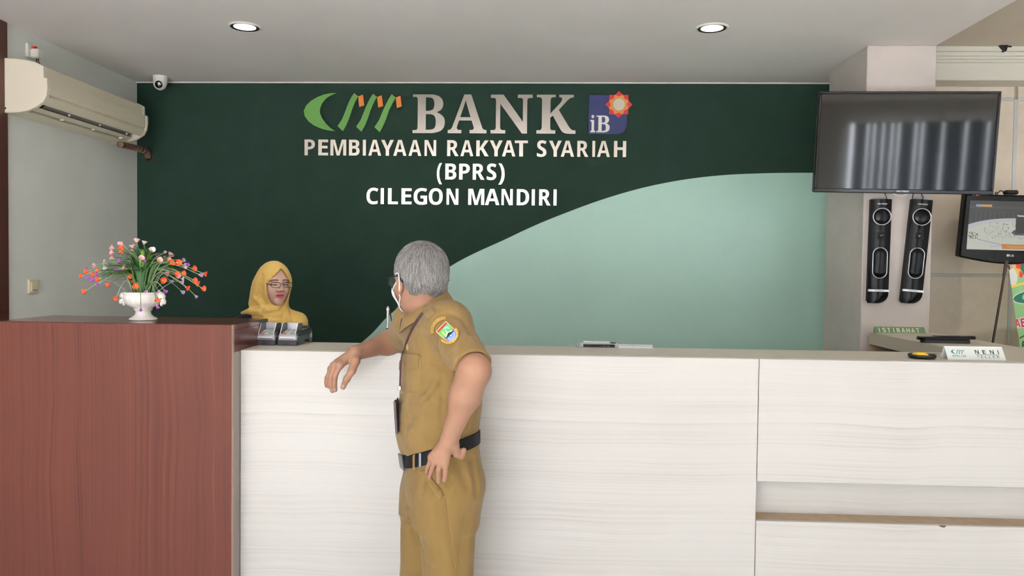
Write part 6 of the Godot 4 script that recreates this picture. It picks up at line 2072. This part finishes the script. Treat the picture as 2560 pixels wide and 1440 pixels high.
func man_head_things(who: Node3D, O: Vector3) -> void:
	# hair: a cap of short hair and many locks that fall from the crown
	var hb := Mb.new()
	var hf := func(p: Vector3) -> float: return hair_d(p)
	var grey := func(p: Vector3) -> Color:
		var q := head_local(p)
		var n := m_noise.get_noise_3d(q.x * 90.0, q.y * 90.0, q.z * 16.0)
		return Color(0.13, 0.125, 0.12).lerp(Color(0.26, 0.25, 0.24), clampf(0.5 + n * 1.1, 0.0, 1.0))
	net(hb, hf, m_hc - Vector3(0.125, 0.08, 0.125), m_hc + Vector3(0.125, 0.125, 0.125), 0.005, grey)
	var r := RandomNumberGenerator.new()
	r.seed = 77
	var crown := Vector3(-0.045, 0.012, 0.0)
	var rad := Vector3(0.098, 0.080, 0.103)
	var c0 := Vector3(-0.008, 0, 0.006)
	for i in 9000:
		# a lock starts somewhere on the scalp and runs away from the crown
		var dir := Vector3(r.randfn(), r.randfn(), r.randfn()).normalized()
		var q := c0 + dir * rad
		if q.z < hair_region(q) - 0.004 or (q.x > 0.05 and q.z < 0.05): continue
		var len := r.randf_range(0.022, 0.045)
		var cdir := Vector3(-0.38, 0.1, 0.92).normalized()
		var tang := (dir - cdir * dir.dot(cdir))
		if tang.length() < 0.05: tang = Vector3(r.randfn(), r.randfn(), 0)
		tang = tang.normalized()
		tang = (tang + Vector3(0, 0, -0.55) + Vector3(r.randfn(), r.randfn(), r.randfn()) * 0.24).normalized()
		var pts := []
		var lift0 := r.randf_range(-0.001, 0.0015)
		var d := dir
		var wob := Vector3(r.randfn(), r.randfn(), r.randfn()) * 0.10
		var ok := true
		for k in 5:
			var pnt := c0 + d * rad
			pnt += d * (lift0 + 0.0026 * sin(PI * k / 4.0) - hair_shape(pnt))
			pts.append(m_hc + m_hf * pnt.x + m_hl * pnt.y + Vector3(0, pnt.z, 0) - O)
			var step := tang + wob * sin(k * 1.4)
			d = (d + (step - d * step.dot(d)).normalized() * len / 4.0 / 0.095).normalized()
			var low := c0 + d * rad
			if low.z < hair_region(low) - 0.013: break
		if pts.size() < 3: continue
		var g := r.randf()
		var base := q.z < -0.015
		var tone := Color(0.10, 0.098, 0.098).lerp(Color(0.36, 0.345, 0.33), pow(g, 1.3 if not base else 2.0))
		var s := hb.v.size()
		var w := r.randf_range(0.00045, 0.0009)
		var sd: Vector3 = (pts[1] - pts[0]).cross(pts[0] + O - m_hc).normalized()
		for k in pts.size():
			var out: Vector3 = (pts[k] + O - m_hc).normalized()
			var ww: float = w * (1.0 - 0.85 * pow(float(k) / (pts.size() - 1), 2.0))
			hb.vert(pts[k] + O - sd * ww, (out - sd).normalized(), Vector2.ZERO, tone)
			hb.vert(pts[k] + O + out * ww * 1.2, out, Vector2.ZERO, tone)
			hb.vert(pts[k] + O + sd * ww, (out + sd).normalized(), Vector2.ZERO, tone)
		for k in pts.size() - 1:
			var a := s + k * 3
			for e in 2:
				hb.qi(a + e, a + 1 + e, a + 4 + e, a + 3 + e)
	move_to(hb, O)
	var hm := mt(Color.WHITE, 0.6, 0.0, 0.35)
	hm.vertex_color_use_as_albedo = true
	part("hair", hb.mesh(), hm, who)
	# face mask with ear loops
	var headf := func(p: Vector3) -> float: return man_head_d(p)
	var mask := Mb.new()
	mask.grid(15, 25, func(i, j):
		var t = i / 14.0
		var ph := lerpf(-1.0, 1.0, j / 24.0)
		# from under the eyes to below the chin, tapering toward the ears
		var z := lerpf(-0.020, -0.128, t)
		z = lerpf(z, -0.066 - 0.004 * t, pow(absf(ph), 2.2) * 0.72)
		var a := ph * 1.18
		var dirn := (m_hf * cos(a) + m_hl * sin(a))
		var c := m_hc + Vector3(0, z, 0) + m_hf * 0.01
		var p := c + dirn * 0.16
		for k in 24: p -= dirn * man_head_d(p) * 0.8
		var fold := 0.010 * (1.0 - absf(ph)) * sin(PI * t) + 0.004
		return [p + dirn * fold - O, Vector2(ph, t)], false, true)
	mask.smooth()
	var cloth_white := mt(sc(236, 236, 240), 0.8)
	var mk := worn("face_mask", "white folded face mask", who)
	part("sheet", mask.mesh(), cloth_white, mk)
	var lp := []
	for q in [[0.056, 0.064, -0.050], [0.045, 0.068, -0.036], [0.022, 0.074, -0.014]]: lp.append(on_head(q, 0.002) - O)
	lp.append(HP(0.002, 0.085, 0.006) - O)
	lp.append(HP(-0.018, 0.087, 0.008) - O)
	for q in [[-0.026, 0.088, -0.004], [-0.029, 0.088, -0.020], [-0.023, 0.085, -0.040], [-0.012, 0.080, -0.056]]: lp.append(HP(q[0], q[1], q[2]) - O)
	for q in [[0.008, 0.068, -0.068], [0.026, 0.060, -0.084], [0.040, 0.056, -0.096]]: lp.append(on_head(q, 0.003) - O)
	part("ear_loop", tube(curve(lp, 4), 0.0019, -1, 7), cloth_white, mk)
	# spectacles
	var gl := worn("spectacles", "thin dark spectacles", who)
	var dark := mt(sc(30, 22, 20), 0.35)
	part("temple", tube(curve([HP(0.100, 0.066, -0.008) - O, HP(0.06, 0.079, -0.004) - O, HP(0.01, 0.0845, -0.001) - O, HP(-0.02, 0.0855, -0.002) - O, HP(-0.042, 0.083, -0.020) - O], 5), 0.0017, 0.0021, 6), dark, gl)
	part("temple", tube(curve([HP(0.100, -0.066, -0.008) - O, HP(0.06, -0.082, -0.004) - O, HP(0.0, -0.0885, -0.001) - O, HP(-0.035, -0.086, -0.014) - O], 5), 0.0017, -1, 6), dark, gl)
	for s in [-1, 1]:
		var ring := []
		var lens := PackedVector2Array()
		for k in 25:
			var a := TAU * k / 24.0
			var w := 0.027 * signf(cos(a)) * pow(absf(cos(a)), 0.7)
			var h := 0.018 * signf(sin(a)) * pow(absf(sin(a)), 0.7)
			ring.append(HP(0.104 - 0.10 * absf(w * s + s * 0.035) * 0.12, s * 0.036 + w, -0.020 + h) - O)
			if k < 24: lens.append(Vector2(w, h))
		part("rim", tube(ring, 0.0011, -1, 6), dark, gl)
		var lm := slab(lens, 0.0012)
		var lo := part("lens", lm, M.lens, gl, HP(0.1035, s * 0.036, -0.020) - O)
		lo.basis = Basis(-m_hl, Vector3.UP, m_hf)
	part("bridge", tube(curve([HP(0.103, -0.010, -0.014) - O, HP(0.107, 0.0, -0.011) - O, HP(0.103, 0.010, -0.014) - O], 4), 0.0012, -1, 6), dark, gl)

# ---------------------------------------------------------------- the woman behind the counter
var w_c := Vector3.ZERO
var w_f := Vector3.ZERO
var w_l := Vector3.ZERO
var w_open := PackedVector2Array()
var w_cloth := []
var w_flap := []
var w_creases := []
var w_navy := []

func wl(p: Vector3) -> Vector3:
	var q := p - w_c
	return Vector3(q.dot(w_f), q.dot(w_l), q.y)

func WP(f: float, l: float, u: float) -> Vector3:
	return w_c + w_f * f + w_l * l + Vector3(0, u, 0)

func woman_head_d(p: Vector3) -> float:
	var q := wl(p)
	var m := Vector3(q.x, absf(q.y), q.z)
	var d := ell(q - Vector3(-0.004, 0, 0.014), Vector3(0.088, 0.070, 0.092))
	d = smin(d, ell(q - Vector3(0.024, 0, -0.055), Vector3(0.058, 0.054, 0.062)), 0.03)
	d = smin(d, ell(q - Vector3(0.066, 0, -0.098), Vector3(0.017, 0.022, 0.017)), 0.028)
	# cheeks, brow, eye hollows
	d = smin(d, ell(m - Vector3(0.056, 0.036, -0.034), Vector3(0.026, 0.022, 0.024)), 0.02)
	d = smin(d, ell(m - Vector3(0.070, 0.026, 0.026), Vector3(0.014, 0.026, 0.009)), 0.014)
	d = -smin(-d, ell(m - Vector3(0.094, 0.033, 0.003), Vector3(0.016, 0.019, 0.012)), 0.012)
	d = smin(d, ell(m - Vector3(0.069, 0.032, 0.002), Vector3(0.013, 0.015, 0.010)), 0.004)
	# nose with wings
	d = smin(d, cap(q, Vector3(0.082, 0, 0.010), Vector3(0.100, 0, -0.026), 0.007, 0.0105), 0.010)
	d = smin(d, ell(m - Vector3(0.092, 0.0125, -0.030), Vector3(0.010, 0.0085, 0.008)), 0.006)
	d = -smin(-d, ell(m - Vector3(0.101, 0.0075, -0.0385), Vector3(0.006, 0.0045, 0.003)), 0.002)
	# lips
	d = smin(d, ell(q - Vector3(0.079, 0, -0.054), Vector3(0.014, 0.023, 0.005)), 0.005)
	d = smin(d, ell(q - Vector3(0.078, 0, -0.0635), Vector3(0.014, 0.020, 0.006)), 0.005)
	d = -smin(-d, ell(m - Vector3(0.093, 0.006, -0.0585), Vector3(0.008, 0.021, 0.0016)), 0.003)
	return smin(d, cap(p, WP(-0.01, 0, -0.09), WP(-0.03, 0, -0.18), 0.05, 0.055), 0.02)

func woman_tint(p: Vector3) -> Color:
	var q := wl(p)
	var m := Vector3(q.x, absf(q.y), q.z)
	var c := Color(0.70, 0.45, 0.355)
	var n := m_noise.get_noise_3d(p.x * 50.0, p.y * 50.0, p.z * 50.0)
	c = c.lerp(Color(0.75, 0.47, 0.375), clampf(0.4 + n * 0.5, 0.0, 1.0))
	if q.x < 0.03: return c
	# lips
	var lip := pow(q.y / 0.027, 2.0) + pow((q.z + 0.0585) / 0.0102, 2.0)
	if lip < 1.0: c = c.lerp(Color(0.75, 0.12, 0.24), smoothstep(1.0, 0.6, lip))
	if absf(q.z + 0.0585 + 0.0008 * sin(q.y * 180.0)) < 0.0013 and m.y < 0.025: c = Color(0.28, 0.05, 0.09)
	# brows
	var bz := 0.0265 - pow((m.y - 0.030) / 0.03, 2.0) * 0.006
	if m.y > 0.012 and m.y < 0.05: c = c.lerp(Color(0.06, 0.035, 0.028), smoothstep(0.0045, 0.002, absf(q.z - bz)) * 0.85)
	# eyes, looking down: lid line, a little of the ball
	var ez := 0.0015 - pow((m.y - 0.032) / 0.016, 2.0) * 0.003
	if m.y > 0.016 and m.y < 0.049:
		if absf(q.z - ez) < 0.0019: c = Color(0.03, 0.02, 0.018)
		elif q.z < ez and q.z > ez - 0.0045 and m.y > 0.02 and m.y < 0.045: c = Color(0.06, 0.035, 0.03) if absf(m.y - 0.031) < 0.0055 else Color(0.42, 0.36, 0.34)
	# nostrils
	if q.z < -0.033 and q.z > -0.042 and m.y < 0.012 and q.x > 0.088 and m.y > 0.004: c = c.lerp(Color(0.12, 0.05, 0.04), 0.6)
	return c

func poly_d(p: Vector2, poly: PackedVector2Array) -> float:
	var d := 1e9
	var inside := false
	var n := poly.size()
	var j := n - 1
	for i in n:
		var e := poly[j] - poly[i]
		var w := p - poly[i]
		var b := w - e * clampf(w.dot(e) / e.length_squared(), 0.0, 1.0)
		d = minf(d, b.length_squared())
		if (poly[i].y > p.y) != (poly[j].y > p.y) and p.x < (poly[j].x - poly[i].x) * (p.y - poly[i].y) / (poly[j].y - poly[i].y) + poly[i].x: inside = not inside
		j = i
	return -sqrt(d) if inside else sqrt(d)

func scarf_d(p: Vector3) -> float:
	var q := wl(p)
	var d := ell(q - Vector3(-0.014, 0.004, 0.008), Vector3(0.108, 0.094, 0.122))
	d = smin(d, ell(q - Vector3(-0.035, -0.01, -0.06), Vector3(0.095, 0.085, 0.10)), 0.04)
	d = smin(d, bones(p, w_cloth, 0.05), 0.05)
	d = smin(d, bones(p, w_flap, 0.01), 0.014)
	if q.x > -0.01 and d > -0.06:
		d = maxf(d, -maxf(poly_d(Vector2(q.y, q.z), w_open), -(q.x + 0.005)))
	if absf(d) < 0.03: d += 0.0022 * m_noise.get_noise_3d(p.x * 13.0, p.y * 13.0, p.z * 13.0)
	return creased(p, d, w_creases)

func woman() -> void:
	var dw := 4.1
	w_c = at(685, 711, dw)
	var th := deg_to_rad(43.0)
	w_f = Vector3(sin(th), 0, cos(th))
	w_l = Vector3(cos(th), 0, -sin(th))
	var who := thing("person", "woman in yellow headscarf and glasses standing behind the counter", "person", Vector3(w_c.x, 0, w_c.z))
	var O := who.position
	for q in [[0.010, 0.088], [0.024, 0.076], [0.046, 0.045], [0.062, 0.012], [0.068, -0.02], [0.062, -0.055], [0.048, -0.088], [0.028, -0.108], [0.004, -0.117], [-0.022, -0.113], [-0.042, -0.098], [-0.056, -0.07], [-0.063, -0.03], [-0.064, 0.0], [-0.046, 0.032], [-0.018, 0.062]]: w_open.append(Vector2(q[0], q[1]))
	var chin := at(690, 790, dw)
	w_cloth = [[at(662, 712, dw + 0.02), at(648, 762, dw + 0.015), 0.050, 0.054], [WP(-0.02, 0, -0.10), at(688, 800, dw), 0.066, 0.085], [at(688, 800, dw), at(740, 806, dw + 0.02), 0.07, 0.056], [at(740, 812, dw), at(748, 900, dw - 0.03), 0.052, 0.05], [at(690, 815, dw - 0.03), at(705, 905, dw - 0.05), 0.085, 0.10], [at(660, 800, dw), at(668, 900, dw - 0.02), 0.06, 0.06]]
	w_flap = [[at(690, 780, dw - 0.06), at(655, 778, dw - 0.075), 0.03, 0.026], [at(655, 778, dw - 0.075), at(628, 777, dw - 0.05), 0.026, 0.020], [at(628, 777, dw - 0.05), at(605, 782, dw - 0.02), 0.018, 0.007]]
	var sf := func(p: Vector3) -> float: return scarf_d(p)
	var made := []
	for s in [[655, 690, 640, 740, 0.012, 0.0085], [655, 700, 652, 745, 0.009, 0.0085], [645, 728, 664, 758, 0.010, 0.0102], [636, 745, 660, 768, 0.010, -0.0068], [660, 785, 700, 778, 0.008, 0.0102], [700, 778, 712, 765, 0.008, 0.0102], [712, 768, 708, 800, 0.009, 0.0119], [725, 770, 735, 810, 0.010, 0.0102], [715, 800, 735, 850, 0.012, 0.0102], [665, 788, 705, 795, 0.010, 0.0102], [705, 795, 718, 830, 0.010, 0.0085], [745, 790, 758, 840, 0.012, -0.0068], [650, 786, 690, 790, 0.008, -0.0068], [628, 770, 655, 772, 0.008, 0.0068]]:
		var a := hit(sf, s[0], s[1], 3.6); var b := hit(sf, s[2], s[3], 3.6)
		var mid := hit(sf, (s[0] + s[2]) / 2.0, (s[1] + s[3]) / 2.0, 3.6)
		made.append([a, mid, s[4], s[5]])
		made.append([mid, b, s[4], s[5]])
	w_creases = made
	# body: head and neck, shoulders, trunk and legs under the clothes
	var sl := at(612, 815, dw + 0.02); var sr := at(745, 825, dw + 0.05)
	var hip := Vector3(w_c.x + 0.02, 0.85, w_c.z - 0.02)
	var bb := [[at(688, 800, dw + 0.01), hip, 0.075, 0.11], [at(688, 805, dw + 0.01), sl, 0.06, 0.045], [at(688, 805, dw + 0.01), sr, 0.06, 0.045], [sl, Vector3(sl.x - 0.03, 0.98, sl.z + 0.06), 0.042, 0.035], [sr, Vector3(sr.x + 0.01, 0.98, sr.z + 0.02), 0.042, 0.035], [hip, Vector3(hip.x - 0.08, 0.03, hip.z), 0.09, 0.04], [hip, Vector3(hip.x + 0.08, 0.03, hip.z), 0.09, 0.04]]
	var bodyf := func(p: Vector3) -> float: return minf(bones(p, bb, 0.05), 1e3)
	var whole := func(p: Vector3) -> float: return smin(bones(p, bb, 0.05), woman_head_d(p), 0.02)
	var body := Mb.new()
	var tint := func(p: Vector3) -> Color: return woman_tint(p)
	net(body, whole, Vector3(w_c.x - 0.34, 0.0, w_c.z - 0.2), Vector3(w_c.x + 0.34, w_c.y - 0.10, w_c.z + 0.22), 0.02, tint)
	net(body, func(p: Vector3) -> float: return woman_head_d(p), w_c - Vector3(0.12, 0.135, 0.12), w_c + Vector3(0.13, 0.125, 0.13), 0.0026, tint)
	move_to(body, O)
	var skin := mt(Color.WHITE, 0.5, 0.0, 0.4)
	skin.vertex_color_use_as_albedo = true
	skin.subsurf_scatter_enabled = true
	skin.subsurf_scatter_strength = 0.05
	part("body", body.mesh(), skin, who)
	# navy uniform
	var uni := Mb.new()
	var grown := []
	for q in bb: grown.append([q[0], q[1], q[2] + 0.012, q[3] + 0.012])
	grown.append([hip, Vector3(hip.x, 0.12, hip.z), 0.15, 0.17])
	net(uni, func(p: Vector3) -> float: return maxf(bones(p, grown, 0.05), 0.06 - p.y), Vector3(w_c.x - 0.36, 0.02, w_c.z - 0.24), Vector3(w_c.x + 0.36, w_c.y - 0.11, w_c.z + 0.26), 0.014)
	move_to(uni, O)
	part("uniform", uni.mesh(), cloth(sc(30, 32, 52), sc(36, 38, 60), 91), who)
	for s in [-0.08, 0.08]:
		var sb := Mb.new()
		add_ball(sb, Vector3(hip.x + s, 0.04, hip.z + 0.05) - O, Vector3(0.042, 0.04, 0.12), 10, 14)
		for i in sb.v.size(): sb.v[i].y = maxf(sb.v[i].y, 0.0)
		sb.smooth()
		part("shoe", sb.mesh(), M.black, who)
	# headscarf
	var sc_ := Mb.new()
	net(sc_, sf, Vector3(w_c.x - 0.24, w_c.y - 0.40, w_c.z - 0.16), Vector3(w_c.x + 0.26, w_c.y - 0.128, w_c.z + 0.22), 0.0054)
	net(sc_, sf, w_c - Vector3(0.16, 0.135, 0.15), w_c + Vector3(0.14, 0.145, 0.14), 0.0034)
	move_to(sc_, O)
	var scarf := part("headscarf", sc_.mesh(), cloth(sc(224, 186, 106), sc(231, 194, 114), 92), who)
	# brooch
	var br := hit(sf, 655, 775, 3.6)
	var brn := grad(sf, br)
	for k in 3:
		var e := part("brooch_stone", ball(Vector3.ZERO, Vector3(0.005, 0.0028, 0.004), 7, 10), mt(sc(236, 230, 220), 0.15, 0.3), scarf, br + brn * 0.001 + Vector3([-0.004, 0.002, 0.009][k], [-0.005, 0.003, 0.008][k], 0) - O)
		e.basis = Basis(Quaternion(Vector3.UP, brn))
	# spectacles
	var gl := worn("spectacles", "brown-rimmed spectacles", who)
	var frame := mt(sc(70, 34, 36), 0.35)
	for s in [-1, 1]:
		var ring := []
		var lens := PackedVector2Array()
		for k in 29:
			var a := TAU * k / 28.0
			var w := 0.0255 * signf(cos(a)) * pow(absf(cos(a)), 0.55)
			var h := 0.0140 * signf(sin(a)) * pow(absf(sin(a)), 0.6)
			ring.append(WP(0.106 - 0.07 * absf(s * 0.0345 + w) * 0.25, s * 0.0345 + w, -0.001 + h) - O)
			if k < 28: lens.append(Vector2(w, h))
		part("rim", tube(ring, 0.0014, -1, 7), frame, gl)
		var lo := part("lens", slab(lens, 0.001), M.lens, gl, WP(0.1045, s * 0.0345, -0.001) - O)
		lo.basis = Basis(w_l, Vector3.UP, w_f)
		part("temple", tube(curve([WP(0.103, s * 0.060, 0.003) - O, WP(0.085, s * 0.066, 0.004) - O, WP(0.05, s * 0.068, 0.006) - O, WP(0.01, s * 0.070, 0.004) - O], 4), 0.0015, -1, 6), frame, gl)
	part("bridge", tube(curve([WP(0.105, -0.0095, 0.002) - O, WP(0.108, 0.0, 0.006) - O, WP(0.105, 0.0095, 0.002) - O], 4), 0.0013, -1, 6), frame, gl)

func people() -> void:
	man()
	woman()
